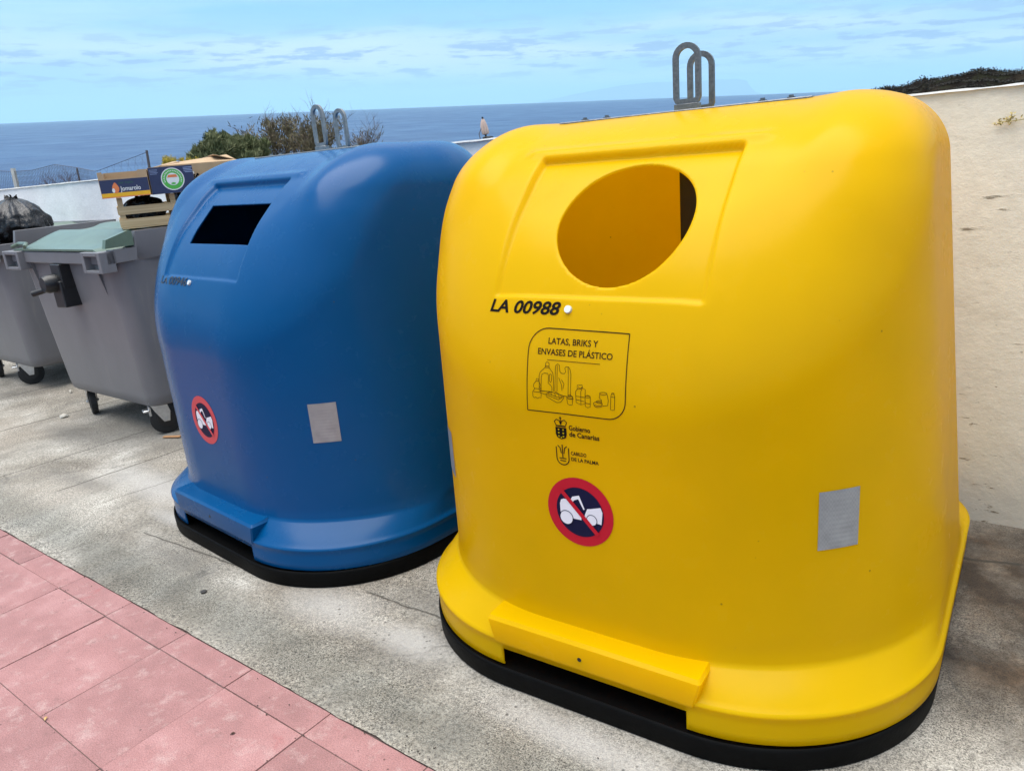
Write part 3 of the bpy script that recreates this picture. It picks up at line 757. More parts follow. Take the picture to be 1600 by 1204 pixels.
art('cup_drawing', [[(485,765),(492,820),(515,832),(540,828),(545,770)],C(515,755,32,14),[(495,735),(520,725),(545,745),(550,770)],[(490,760),(520,772),(548,768)]])
art('carton_drawing', [[(590,670),(590,625),(640,622),(642,650),(670,665),(668,810),(625,820),(580,800),(572,690),(590,670)],[(590,665),(640,650)],[(640,650),(625,690),(628,815)],[(580,735),(668,745)],[(600,640),(620,665),(640,640)],[(574,770),(660,785)]])
art('can_drawing', [C(695,735,26,10),[(669,738),(671,835),(695,846),(719,838),(721,738)],[(671,800),(719,806)],[(685,722),(710,724)]])
art('tin_drawing', [C(845,695,36,12),[(812,700),(808,740),(830,760),(828,800)],[(882,700),(895,760),(888,812),(840,818)],C(795,800,44,20),C(795,815,40,20,10,0,180),C(805,780,26,14)])
art('spray_drawing', [[(918,715),(915,850),(935,855),(952,848),(955,715)],[(918,715),(926,695),(948,697),(955,715)],[(926,695),(928,682),(946,684),(948,697)],[(918,722),(955,726)]])
# regional government emblem: crowned shield
cx, cz = -.066, .845
gm = print_mesh('government_emblem', [[(cx-.017, cz+.012), (cx-.017, cz-.008), (cx-.013, cz-.017), (cx, cz-.022), (cx+.013, cz-.017), (cx+.017, cz-.008), (cx+.017, cz+.012)]] +
    [[(cx-.015, cz+.014), (cx+.015, cz+.014), (cx+.016, cz+.018), (cx-.016, cz+.018)]] + ribbon([(cx-.015, cz+.019), (cx-.019, cz+.028), (cx-.012, cz+.034), (cx-.004, cz+.031), (cx, cz+.020)], .0028) +
    ribbon([(cx+.015, cz+.019), (cx+.019, cz+.028), (cx+.012, cz+.034), (cx+.004, cz+.031), (cx, cz+.020)], .0028) + ribbon([(cx, cz+.020), (cx, cz+.043)], .0028) + ribbon([(cx-.004, cz+.039), (cx+.004, cz+.039)], .002), m_ink, YB)
isl = []
for k in range(3):
    for sx_ in (-1, 1): isl.append(circ(cx+sx_*.007, cz+.006-k*.0095, .0027, 8))
isl.append(circ(cx, cz-.0165, .0024, 8))
print_mesh('island_marks', isl, m_yellow, gm, .0020)
print_mesh('emblem_lettering', text_polys('Gobierno', -.041, .853, .0135, .064, .024) + text_polys('de Canarias', -.041, .835, .0135, .090, .024), m_ink, gm)
cx, cz = -.066, .780
cb_ = print_mesh('island_council_emblem', ribbon([(cx-.019, cz+.020), (cx-.019, cz-.012)] + [(cx+.019*math.cos(R_(t)), cz-.012+.019*math.sin(R_(t))) for t in range(195, 346, 15)] + [(cx+.019, cz-.012), (cx+.019, cz+.020)], .003) +
    ribbon([(cx, cz-.010), (cx, cz+.028)], .003) + ribbon([(cx-.004, cz+.002), (cx-.007, cz+.018), (cx-.014, cz+.024)], .0028) + ribbon([(cx+.004, cz+.002), (cx+.007, cz+.018), (cx+.014, cz+.024)], .0028) +
    ribbon([(cx-.011, cz-.012), (cx+.011, cz-.012)], .0028) + ribbon([(cx-.009, cz-.019), (cx+.009, cz-.019)], .0028), m_ink, YB)
print_mesh('emblem_lettering', text_polys('CABILDO', -.040, .782, .0100, .047, .022) + text_polys('DE LA PALMA', -.040, .765, .0100, .083, .022), m_ink, cb_)
no_parking(YB, -.024, .615, .102, m_red, m_navy, m_white)
# ---- prints on the blue bin
m_redf = simple('faded_red_print', (.55, .05, .06), .45, 0, .08)
m_code = simple('worn_black_ink', (.02, .03, .05), .6, 0, .4, 60)
code('LA 00946', -.330, 1.160, .031, .255, .010, m_code, BB, .0020)
rivet(BB, -.050, 1.172)
no_parking(BB, -.022, .605, .106, m_redf, m_navy, m_white)

exec_later = []
# ------------------------------------------------------------------ grey wheeled containers
def caster(root, x, y, rz, lock):
    bm = bmesh.new(); M = Matrix.Translation((x, y, 0)) @ Matrix.Rotation(rz, 4, 'Z')
    c_ = empty('caster', (x, y, 0), rz); c_.parent = root
    off = .035
    bm = bmesh.new(); tube(bm, [(-.022, off, .1), (-.018, off, .1), (.018, off, .1), (.022, off, .1)], [.088, .1, .1, .088], 28)
    obj('tyre', bm, m_rubber, c_, smooth=35)
    bm = bmesh.new(); cyl(bm, (-.026, off, .1), (.026, off, .1), .055, 20)
    obj('hub', bm, m_dark, c_, smooth=40)
    bm = bmesh.new()
    for s in (-1, 1):
        prism(bm, [(off-.018, .085), (off+.018, .085), (off+.03, .15), (.05, .215), (-.05, .215), (-.03, .17)], s*.030, s*.034, 'x')
    box(bm, -.036, .036, -.05, .055, .212, .218, 0)
    cyl(bm, (-.042, off, .1), (.042, off, .1), .009, 8)
    cyl(bm, (0, 0, .216), (0, 0, .232), .034, 16)
    box(bm, -.055, .055, -.055, .055, .230, .236, 0)
    if lock:
        box(bm, -.030, .030, -.095, -.055, .165, .180, .004); box(bm, -.024, .024, -.06, -.045, .135, .2, .003)
    obj('fork', bm, m_zinc, c_, smooth=30)
    return c_
def make_container(x, y, yaw, label, lid):
    root = empty('wheeled_container', (x, y, 0), yaw); tag(root, label, 'waste container', 'grey wheeled containers against the white wall')
    bm = bmesh.new()
    rg = []
    for z_, A, f, b in ((.215, .55, -.36, .36), (.205, .585, -.385, .385), (.22, .605, -.40, .40), (.28, .612, -.41, .41), (.7, .637, -.445, .44), (1.08, .655, -.475, .47), (1.155, .660, -.478, .475)):
        rg.append(rrect(A, f, b, .10, z_, 6))
    for z_, A, f, b in ((1.155, .640, -.463, .46), (.5, .61, -.41, .41), (.30, .585, -.39, .39)): rg.append(rrect(A, f, b, .09, z_, 6))
    loft(bm, rg, True, True)
    body = obj('body', bm, m_grey, root, smooth=50)
    # rim: flat band, side rims rise towards the back
    bm = bmesh.new()
    def rz(yv): return 1.222 + (.092*max(0, min(1, (yv+.345)/.02)))
    outl = []
    ys = [-.50, -.44, -.36, -.345, -.325, -.2, 0, .2, .40, .49]
    left = [(-.685, yv) for yv in ys]; right = [(.685, yv) for yv in ys]
    for side in (left, right):
        s = 1 if side is right else -1; prev = None
        for (xx, yv) in side:
            zt_ = rz(yv) if s > 0 else 1.222; r4 = [bm.verts.new(p) for p in ((s*.690, yv, zt_-.075 if yv < -.3 else 1.150), (s*.690, yv, zt_), (s*.655, yv, zt_+.002), (s*.655, yv, 1.14))]
            if prev:
                for k in range(4): bm.faces.new((prev[k], r4[k], r4[(k+1) % 4], prev[(k+1) % 4]))
            else: bm.faces.new(r4)
            prev = r4
        bm.faces.new(prev)
    box(bm, -.690, .690, -.525, -.465, 1.140, 1.2155, .005)
    box(bm, -.690, .690, .455, .515, 1.150, 1.314, .005)
    # two lifting pockets at the front corners
    for s in (-1, 1):
        x0, x1 = (s*.690, s*.455) if s > 0 else (-.705, -.455)
        a, b = min(x0, x1), max(x0, x1)
        yf_, yb_ = -.565, -.4751
        for bx in ((a, a+.035, yf_, yb_, 1.095, 1.2185), (b-.035, b, yf_, yb_, 1.095, 1.2185), (a+.0351, b-.0351, yf_, yb_, 1.195, 1.2185), (a+.0351, b-.0351, yf_, yb_, 1.095, 1.113)): box(bm, *bx, .003)
        box(bm, a+.034, b-.034, -.512, -.500, 1.112, 1.196)
    bmesh.ops.recalc_face_normals(bm, faces=bm.faces[:])
    obj('rim', bm, m_grey, root, smooth=35)
    for s in (-1, 1):
        bm = bmesh.new(); prism(bm, [(-.474, 1.14), (-.505, 1.14), (-.462, .93), (-.455, .93)], s*.46-.012, s*.46+.012, 'x'); obj('rib', bm, m_grey, root)
        bm = bmesh.new(); prism(bm, [(s*.64, 1.15), (s*.672, 1.15), (s*.635, 1.0), (s*.625, 1.0)], .05, .08, 'y'); obj('rib', bm, m_grey, root)
    # trunnion arm on the front
    bm = bmesh.new()
    box(bm, -.055, .075, -.545, -.455, .98, 1.139, .006)
    box(bm, -.01, .125, -.560, -.440, .860, 1.03, .006, Matrix.Translation((.0, 0, 0)) @ Matrix.Rotation(R_(-3), 4, 'Y'))
    tr_ = obj('lifting_bracket', bm, m_dark, root)
    bm = bmesh.new(); tube(bm, [(-.02, -.53, 1.02), (-.02, -.60, 1.02), (-.02, -.625, 1.02)], [.058, .058, .045], 20); cyl(bm, (-.05, -.60, .985), (-.115, -.66, .965), .019, 12)
    obj('trunnion', bm, m_dark, tr_, smooth=40)
    for (cx_, cy_, rz_, lk) in ((-.44, -.33, R_(70), False), ((.50 if lid else .16), -.33, R_(-20), True), (-.44, .30, R_(30), False), (.44, .30, R_(200), False)):
        caster(root, cx_, cy_, rz_, lk)
    return root
def add_lid(root):
    """hinged green lid, creased with a low front slope and a raised hump behind"""
    bm = bmesh.new(); nx, ny = 28, 22
    x0, x1, y0, y1 = -.655, .650, -.53, .45
    def zl(u, v):
        z_ = 1.232+.075*sst(np.array(v), .02, .30)
        z_ += .030*sst(np.array(v), .50, .62)*(1-sst(np.array(v), .9, 1.0))*(1 if .1 < u < .92 else .3)
        z_ += .014*math.exp(-((v-.33)/.05)**2)
        edge = min(u, 1-u)
        return float(z_)-.035*(1-float(sst(np.array(edge), 0, .07)))
    g = [[bm.verts.new((x0+(x1-x0)*i/nx, y0+(y1-y0)*j/ny, zl(i/nx, j/ny))) for j in range(ny+1)] for i in range(nx+1)]
    for i in range(nx):
        for j in range(ny): bm.faces.new((g[i][j], g[i+1][j], g[i+1][j+1], g[i][j+1]))
    # down-turned lip
    per = [g[i][0] for i in range(nx+1)] + [g[nx][j] for j in range(1, ny+1)] + [g[i][ny] for i in range(nx-1, -1, -1)] + [g[0][j] for j in range(ny-1, 0, -1)]
    low = [bm.verts.new((v.co.x, v.co.y, min(v.co.z-.012, 1.222))) for v in per]
    for i in range(len(per)): bm.faces.new((per[i], low[i], low[(i+1) % len(per)], per[(i+1) % len(per)]))
    bmesh.ops.recalc_face_normals(bm, faces=bm.faces[:])
    lid = obj('lid', bm, m_green, root, smooth=40)
    bm = bmesh.new(); prism(bm, [(-.52, 1.235), (-.505, 1.285), (-.36, 1.325), (-.345, 1.318), (-.345, 1.235)], .655, .6915, 'x')
    obj('lid_grip', bm, m_green, lid, smooth=30)
    bm = bmesh.new(); tube(bm, [(-.60, -.53, 1.245), (-.56, -.50, 1.262), (-.44, -.50, 1.262), (-.40, -.53, 1.245)], .013, 8); obj('lid_handle', bm, m_green, lid, smooth=40)
    return lid
C1 = make_container(-2.01, 1.635, 0, 'grey wheeled container with a closed green lid carrying crates and boxes', True)
add_lid(C1)
C0 = make_container(-4.19, 1.80, 0, 'grey wheeled container at the far left with an open top and a black bag', False)
bm = bmesh.new(); prism(bm, [(-.66, 1.24), (-.66, 1.30), (-.15, 1.315), (.08, 1.285), (.08, 1.262), (-.15, 1.275)], -.50, .46, 'y')
obj('half_lid', bm, m_green, C0, smooth=30)

# black refuse bags
def bag(x, y, z_, r, h, label, seed, group=None, cone=0.0):
    bm = bmesh.new(); nu, nv = 96, 56; g = []
    for j in range(nv+1):
        v = j/nv; row = []
        for i in range(nu):
            a = 2*math.pi*i/nu; pr = math.sin(math.pi*min(v*1.0, .86))**.75 if v < .86 else math.sin(math.pi*.86)**.75*(1-(v-.86)/.14)+.02
            pr *= 1-cone*v**1.5
            k = 1+.10*v*v*math.sin(a*9+seed+3*noise.noise(Vector((a, v*3, seed))))*1.1+.05*math.sin(a*23+seed*2+v*5)*v+.16*noise.noise(Vector((math.cos(a)*1.4, math.sin(a)*1.4, v*2.4+seed)))+.05*noise.noise(Vector((math.cos(a)*6, math.sin(a)*6, v*8+seed)))-.16*abs(noise.noise(Vector((math.cos(a)*2.6, math.sin(a)*2.6, v*4+seed*3))))-.07*abs(noise.noise(Vector((math.cos(a)*7, math.sin(a)*7, v*11+seed*5))))
            zz = h*(1-math.cos(math.pi*min(v, .86)))/(1-math.cos(math.pi*.86)) if v < .86 else h*(1+.10*(v-.86)/.14)
            row.append(bm.verts.new((r*pr*k*math.cos(a), r*pr*k*math.sin(a)*.85, zz+.012*noise.noise(Vector((math.cos(a)*4, math.sin(a)*4, seed))))))
        g.append(row)
    for j in range(nv):
        for i in range(nu): bm.faces.new((g[j][i], g[j][(i+1) % nu], g[j+1][(i+1) % nu], g[j+1][i]))
    # the tied neck fans out above the knot
    for k in range(10):
        a = k*.63+seed; b = a+.4; t = h*1.10
        bm.faces.new([bm.verts.new(p) for p in ((0, 0, t-.012), (.05*math.cos(a), .05*math.sin(a), t+.012+.015*math.sin(k*2.1)), (.05*math.cos(b), .05*math.sin(b), t+.02*math.cos(k)))])
    o = obj('refuse_bag', bm, m_bag, smooth=180); o.location = (x, y, z_); tag(o, label, 'rubbish bag', group); return o
bag(-3.96, 1.68, 1.20, .36, .335, 'black refuse bag bulging from the open grey container at far left', 1.3, None, .55)

# ------------------------------------------------------------------ crates and boxes on the green lid
def woodmat():
    M = Mat('pale_crate_wood', (.55, .40, .22), .75)
    g = M.noise(14, 6, .6, (1, .12, 6)); c = M.ramp(g, (.3, (.44, .30, .15)), (.55, (.60, .44, .24)), (.75, (.70, .54, .33))); M.color(c); M.bump(g, .3, .003); return M.m
m_wood = woodmat()
m_card = simple('brown_cardboard', (.42, .29, .17), .85, 0, .15, 12, .1)
m_cardp = simple('navy_printed_card', (.020, .030, .085), .5, 0, .12, 20)
m_ylw = simple('yellow_print', (.78, .42, .01), .5)
m_orng = simple('orange_print', (.70, .20, .06), .5)
m_grn = simple('green_print', (.08, .42, .06), .5)
m_wht2 = simple('white_card_print', (.70, .72, .70), .5)
m_dgrn = simple('dark_green_print', (.02, .10, .05), .5)
def side_print(name, polys, xx, mat, parent):
    bm = bmesh.new()
    for pl in polys:
        try: bm.faces.new([bm.verts.new((xx, a, b)) for a, b in pl])
        except ValueError: pass
    for f in bm.faces:
        f.normal_update()
        if f.normal.x < 0: f.normal_flip()
    return obj(name, bm, mat, parent)
cr = empty('wooden_crate', (-1.455, 1.312, 1.328), R_(-26)); tag(cr, 'pale wooden slatted crate standing on the green lid, under the printed boxes', 'crate')
cl_, cw, ch_ = .44, .325, .18       # depth in -x, width in +y
for yy in (0, cw-.03):
    for xx in (-cl_+.03, -.03):
        bm = bmesh.new(); box(bm, xx, xx+.022, yy, yy+.03, 0, ch_, .001); obj('corner_post', bm, m_wood, cr)
for zz, hh in ((.004, .050), (.080, .048)):
    bm = bmesh.new(); box(bm, -.0075, .0, -.006, cw+.006, zz, zz+hh, .001); obj('slat', bm, m_wood, cr)
    bm = bmesh.new(); box(bm, -cl_-.001, -cl_+.007, -.006, cw+.006, zz, zz+hh, .001); obj('slat', bm, m_wood, cr)
    for yy in (-.0085, cw+.001):
        bm = bmesh.new(); box(bm, -cl_, -.010, yy, yy+.0075, zz+.003, zz+hh-.004, .001); obj('slat', bm, m_wood, cr)
for k in range(5):
    bm = bmesh.new(); box(bm, -cl_+.01+k*.09, -cl_+.01+k*.09+.07, .0, cw, -.004, .003); obj('slat', bm, m_wood, cr)
bag(-1.60, 1.55, 1.340, .145, .15, 'black bag of rubbish packed inside the wooden crate', 4.2)
bag(-1.50, 1.87, 1.330, .16, .24, 'black bag between the wooden crate and the wall, half hidden by the blue bin', 8.1)

# long fruit tray with navy and yellow print
b1 = empty('fruit_box', (-1.455, 1.230, 1.512), R_(-31)); tag(b1, 'open fruit box with navy side, pear print and yellow base stripe, on the crate', 'box')
bw, bd, bh = .268, .36, .150
def open_tray(root, w_, d_, h, low, t=.006):
    """card tray: ends full height at the corners, scooped between"""
    bm = bmesh.new(); prism(bm, [(0, 0), (w_, 0), (w_, h), (w_-.05, h), (w_-.055, low), (.03, low), (.025, h), (0, h)], -t, 0, 'x'); obj('front_panel', bm, m_card, root)
    bm = bmesh.new(); prism(bm, [(0, 0), (w_, 0), (w_, h), (0, h)], -d_, -d_+t, 'x'); obj('back_panel', bm, m_card, root)
    for yy in (0.0005, w_-t-.0005):
        bm = bmesh.new(); box(bm, -d_+t+.0005, -t-.0005, yy, yy+t, 0.0005, h-.004); obj('side_panel', bm, m_card, root)
    bm = bmesh.new(); box(bm, -d_+t, -t-.001, t+.001, w_-t-.001, 0.001, .006); obj('bottom', bm, m_card, root)
open_tray(b1, bw, bd, bh, .112)
pn = side_print('navy_print', [[(.002, .028), (bw-.002, .028), (bw-.002, .104), (.002, .104)]], .0008, m_cardp, b1)
side_print('yellow_stripe', [[(.002, .006), (bw-.002, .006), (bw-.002, .028), (.002, .028)]], .0008, m_ylw, b1)
side_print('red_stripe', [[(.002, .001), (bw-.002, .001), (bw-.002, .006), (.002, .006)]], .0008, m_orng, b1)
pear = [(.083+.019*math.cos(t)*(1-.45*max(0, math.sin(t))), .056+.031*math.sin(t)) for t in np.linspace(0, 2*math.pi, 24)[:-1]]
side_print('pear_print', [pear], .0014, m_orng, b1)
side_print('pear_shine', [[(.066+.008*math.cos(t)+.004, .042+.013*math.sin(t)) for t in np.linspace(0, 2*math.pi, 14)[:-1]]], .0018, m_wht2, b1)
side_print('brand_lettering', text_polys('Jomarolo', .107, .037, .026, .112, .012), .0014, m_wht2, b1)
side_print('script_lettering', text_polys('del Valle', .10, .078, .012, .085, .0, .4), .0014, m_dgrn, b1)
# second box: full navy side with round green seal
b2 = empty('fruit_box', (-1.322, 1.470, 1.510), R_(-26)); tag(b2, 'navy fruit box with a round green and white seal, at right on the crate', 'box')
bw2 = .252
open_tray(b2, bw2, .40, .158, .157)
p2 = side_print('navy_print', [[(.001, .001), (bw2-.001, .001), (bw2-.001, .156), (.001, .156)]], .0008, m_cardp, b2)
def disc2(cy, cz, r, n=32, rr=None): return [(cy+r*math.cos(2*math.pi*i/n), cz+(rr or r)*math.sin(2*math.pi*i/n)) for i in range(n)]
def ring2(cy, cz, ra, rb, n=32):
    a, b = disc2(cy, cz, ra, n), disc2(cy, cz, rb, n); return [[a[i], a[(i+1) % n], b[(i+1) % n], b[i]] for i in range(n)]
sc_ = (.130, .082)
side_print('seal', ring2(*sc_, .060, .066), .0014, m_wht2, b2)
side_print('seal_ring', ring2(*sc_, .037, .0595), .0014, m_grn, b2)
side_print('seal_centre', [disc2(*sc_, .0365)], .0014, m_wht2, b2)
side_print('seal_roof', [[(sc_[0]-.030, sc_[1]+.010), (sc_[0]+.030, sc_[1]+.010), (sc_[0]+.022, sc_[1]+.026), (sc_[0]-.022, sc_[1]+.026)]], .0018, m_orng, b2)
side_print('seal_leaf', [disc2(sc_[0], sc_[1]-.026, .014, 10, .006)], .0018, m_grn, b2)
tl = []
for k in range(20):
    a0 = R_(200-k*11.5); a1 = R_(200-k*11.5-6); r0_, r1_ = .045, .052
    tl.append([(sc_[0]+r0_*math.cos(a0), sc_[1]+r0_*math.sin(a0)), (sc_[0]+r1_*math.cos(a0), sc_[1]+r1_*math.sin(a0)), (sc_[0]+r1_*math.cos(a1), sc_[1]+r1_*math.sin(a1)), (sc_[0]+r0_*math.cos(a1), sc_[1]+r0_*math.sin(a1))])
side_print('seal_lettering', tl, .0018, m_wht2, b2)
ln = []
for k, (a, b) in enumerate(((.008, .052), (.008, .050), (.008, .054), (.008, .047))): ln.append([(a, .143-k*.008), (b, .143-k*.008), (b, .1405-k*.008), (a, .1405-k*.008)])
for k, (a, b) in enumerate(((.198, .250), (.198, .244), (.200, .250), (.205, .252))): ln.append([(a, .146-k*.009), (b, .146-k*.009), (b, .142-k*.009), (a, .142-k*.009)])
m_pb = simple('pale_blue_print', (.25, .32, .5), .5)
for l_ in ln: side_print('small_print', [l_], .0014, m_pb, b2)
# cardboard carton behind
b3 = empty('carton', (-1.64, 1.72, 1.512), R_(-22)); tag(b3, 'plain brown cardboard carton with open flaps behind the navy fruit box', 'box')
bm = bmesh.new(); w3, d3, h3 = .52, .42, .165
for bx in ((-d3, 0, 0, .006, 0, h3), (-d3, 0, w3-.006, w3, 0, h3), (-.006, -.0005, .0065, w3-.0065, 0, h3), (-d3+.0005, -d3+.006, .0065, w3-.0065, 0, h3), (-d3+.007, -.007, .007, w3-.007, .0, .006)): box(bm, *bx)
obj('walls', bm, m_card, b3)
for pts in (((-.003, .02, h3), (-.003, w3-.02, h3), (-.17, w3-.05, h3+.045), (-.16, .05, h3+.012)), ((-d3+.01, .003, h3), (-.02, .003, h3), (-.05, .14, h3+.018), (-d3+.03, .15, h3+.03)), ((-d3+.01, w3-.003, h3), (-.02, w3-.003, h3), (-.04, w3-.16, h3+.05), (-d3+.03, w3-.17, h3+.04))):
    bm = bmesh.new(); v = [bm.verts.new(p) for p in pts]; f = bm.faces.new(v); r = bmesh.ops.extrude_face_region(bm, geom=[f]); bmesh.ops.translate(bm, vec=(0, 0, .005), verts=[q for q in r['geom'] if isinstance(q, bmesh.types.BMVert)]); bmesh.ops.recalc_face_normals(bm, faces=bm.faces[:])
    obj('flap', bm, m_card, b3)
bm = bmesh.new(); box(bm, 0.0008, .0016, .16, .21, .07, .12); obj('paper_label', bm, m_wht2, b3)

# ------------------------------------------------------------------ behind the wall
def stemcol(name, a, b):
    M = Mat(name, a, .9); M.color(M.ramp(M.noise(9, 4), (.3, a), (.7, b))); return M.m
m_twig = stemcol('dry_grey_twig', (.10, .075, .055), (.20, .15, .12))
m_leafg = stemcol('shrub_leaf', (.075, .095, .030), (.17, .175, .085))
m_leafb = stemcol('dry_shrub_leaf', (.085, .070, .035), (.17, .145, .080))
m_leafy = stemcol('yellow_flower', (.45, .34, .04), (.30, .26, .05))
def shrub(name, x, y, z_, h, w_, n, leaf, leaves, label, seed, spread=1.0, twig=m_twig, lsize=.03, bare=.5, group='shrubs beyond the white wall'):
    rnd = random.Random(seed); root = empty(name, (x, y, z_)); tag(root, label, 'shrub', group)
    bs, bl = bmesh.new(), bmesh.new()
    def branch(p, d, ln, r, depth):
        segs = 4; pts = [p.copy()]; rs = [r]
        for i in range(segs):
            d = (d+Vector((rnd.gauss(0, .16), rnd.gauss(0, .16), rnd.gauss(.05, .10)))).normalized(); p = p+d*ln/segs; pts.append(p.copy()); rs.append(r*(1-.6*(i+1)/segs))
            if depth < 3 and i > 0:
                for _ in range(2 if depth < 2 else 1):
                    branch(p.copy(), (d+Vector((rnd.gauss(0, .55), rnd.gauss(0, .55), rnd.gauss(.15, .25)))).normalized(), ln*rnd.uniform(.42, .62), r*.55, depth+1)
            if depth >= 1 and rnd.random() > bare and p.z < h*(1.7 if bare < .5 else 1.2):
                for _ in range(leaves):
                    q = p+Vector((rnd.gauss(0, .05), rnd.gauss(0, .05), rnd.gauss(0, .05)))*(h/1.2); u = (d+Vector((rnd.gauss(0, .45), rnd.gauss(0, .45), rnd.gauss(.25, .4)))).normalized()*lsize*rnd.uniform(.6, 1.6); v = u.orthogonal().normalized()*lsize*.16
                    bl.faces.new([bl.verts.new(a) for a in (q-u, q+v, q+u, q-v)])
        tube(bs, pts, rs, 3, caps=False)
    for k in range(n):
        a = rnd.uniform(0, 2*math.pi); t = rnd.random()
        base = Vector((math.cos(a)*w_*.18*t, math.sin(a)*w_*.18*t, 0))
        d = Vector((math.cos(a)*spread*t*w_/h, math.sin(a)*spread*t*w_/h, 1)).normalized()
        branch(base, d, h*rnd.uniform(.62, 1.0)*(1-.25*t), .012*h, 0)
    obj('branches', bs, twig, root); obj('foliage', bl, leaf, root)
    return root
def at_px(px, py, dist):
    """helper used while laying out: the point of the street frame at a distance along a direction"""
    Rm = (_rz(0.67260782) @ Matrix.Rotation(1.28000996, 4, 'X') @ _rz(-0.08663599)).to_3x3()
    return CAM_POS + (Rm @ Vector(((px-800)/1203.29, -(py-602)/1203.29, -1)).normalized())*dist
def place(px, py, dist): p = at_px(px, py, dist); return p
DS = 11.5
def ground_z(x, y): return hz(x, y)
for nm, px, top, dist, wpx, n, leaf, lv, lab, sd_, sp, bare, ls in (
    ('green_shrub', 342, 206, 11.0, 100, 26, m_leafg, 5, 'dense olive green shrub over the wall, left of the bare ones', 3, 1.15, .0, .045),
    ('green_shrub', 385, 206, 11.6, 50, 12, m_leafg, 5, 'narrow greenish shrub between the round green one and the dry ones', 11, .7, .1, .045),
    ('dry_shrub', 416, 152, 12.2, 44, 8, m_leafb, 2, 'tall dry shrub with brown tufts standing behind the blue bin', 5, .46, .80, .036),
    ('dry_shrub', 470, 146, 12.0, 62, 15, m_leafb, 2, 'thick brown dry shrub directly behind the lifting loops of the blue bin', 8, .55, .80, .034),
    ('dry_shrub', 560, 176, 12.8, 80, 11, m_leafb, 1, 'thin bare twiggy shrub right of the blue bin loops', 9, .8, .93, .030)):
    p = place(px, top, dist); gz = ground_z(p.x, p.y); h = p.z-gz
    wm = wpx/1203*dist; hh = (270-top)/1203*dist
    # the crown starts low behind the wall; most of it is hidden
    shrub(nm, p.x, p.y, p.z-hh, hh*.62, wm*.50, n, leaf, lv, lab, sd_, sp, m_twig, ls, bare)
    bm = bmesh.new(); cyl(bm, (0, 0, gz-(p.z-hh)-.1), (0, 0, .03), .05, 6, .035)
    obj('trunk', bm, m_twig, [o for o in bpy.data.objects if o.type == 'EMPTY' and o.name.startswith(nm)][-1])
for px, py, lab, sd_ in ((266, 254, 'small yellow flowering tuft showing over the wall, left one', 21), (292, 252, 'small yellow flowering tuft showing over the wall, right one', 22)):
    p = place(px, py, 9.5)
    r = shrub('yellow_tuft', p.x, p.y, p.z-.13, .13, .14, 9, m_leafy, 2, lab, sd_, .9, m_twig, .010, .1, 'yellow tufts beyond the wall')
    bm = bmesh.new(); cyl(bm, (0, 0, hz(p.x, p.y)-(p.z-.13)-.1), (0, 0, .02), .02, 5, .012); obj('stem', bm, m_twig, r)

# wire fence beyond the wall
m_wire = simple('rusty_wire', (.12, .10, .10), .6, .5, .3, 60)
m_postp = simple('pale_fence_post', (.50, .48, .44), .8, 0, .2, 20)
fa = empty('wire_fence', place(18, 292, 11.0)); tag(fa, 'sagging chain link fence on thin posts beyond the white wall', 'fence')
inv = Matrix.Translation(-fa.location)
def fpt(px, py, d): return inv @ place(px, py, d)
for px, y0, y1, rad, mm, d in ((20, 300, 263, .035, m_postp, 11.0), (-75, 306, 262, .035, m_postp, 12.6), (229, 300, 235, .016, m_wire, 9.0), (120, 300, 262, .012, m_wire, 9.9)):
    bm = bmesh.new(); a = fpt(px, y1, d); b = fpt(px, y0, d); b.z -= 1.6; tube(bm, [a, a.lerp(b, .5), b], [rad*.8, rad, rad], 6); obj('post', bm, mm, fa)
bm = bmesh.new()
def fence_edge(t):   # top edge as the wire sags from post to post: (px, py, distance)
    ks = [(-75, 268, 12.6), (-20, 266, 11.7), (20, 268, 11.0), (50, 266, 10.6), (85, 257, 10.2), (120, 262, 9.9), (150, 268, 9.6), (229, 238, 9.0)]
    t = t*(len(ks)-1); i = min(int(t), len(ks)-2); f = t-i; a, b = ks[i], ks[i+1]; return tuple(a[k]+(b[k]-a[k])*f for k in range(3))
NW = 100
for k in range(NW):
    t0, t1 = k/NW, (k+1)/NW
    if t0 > .84 and k % 2: continue
    for s in (0, 1):
        pts = []
        for j in range(9):
            f = j/8; ph = (f*9) % 1
            tt = min(1, max(0, (t0 if (j % 2 == s) else t1)))
            ex = fence_edge(tt); p = fpt(ex[0], ex[1], ex[2]); p.z -= f*.85; pts.append(p+Vector((0, 0, .01*noise.noise(Vector((k, j, 0))))))
        tube(bm, pts, .0014 if t0 < .8 else .0009, 3, caps=False)
tube(bm, [fpt(*fence_edge(i/60)) for i in range(61)], .003, 3)
tag(obj('wire_mesh', bm, m_wire, fa), kind='stuff')
p = place(98, 262, 10.9)
r = shrub('dead_brushwood', p.x, p.y, p.z-.34, .25, .5, 12, m_leafb, 0, 'dead tangled brushwood caught on the wire fence', 31, 1.3, simple('dead_purple_twig', (.11, .07, .07), .9), .02, 1.0, 'dry plants on the fence')
bm = bmesh.new(); cyl(bm, (0, 0, hz(p.x, p.y)-(p.z-.34)-.1), (0, 0, .02), .03, 5, .02); obj('stem', bm, m_twig, r)

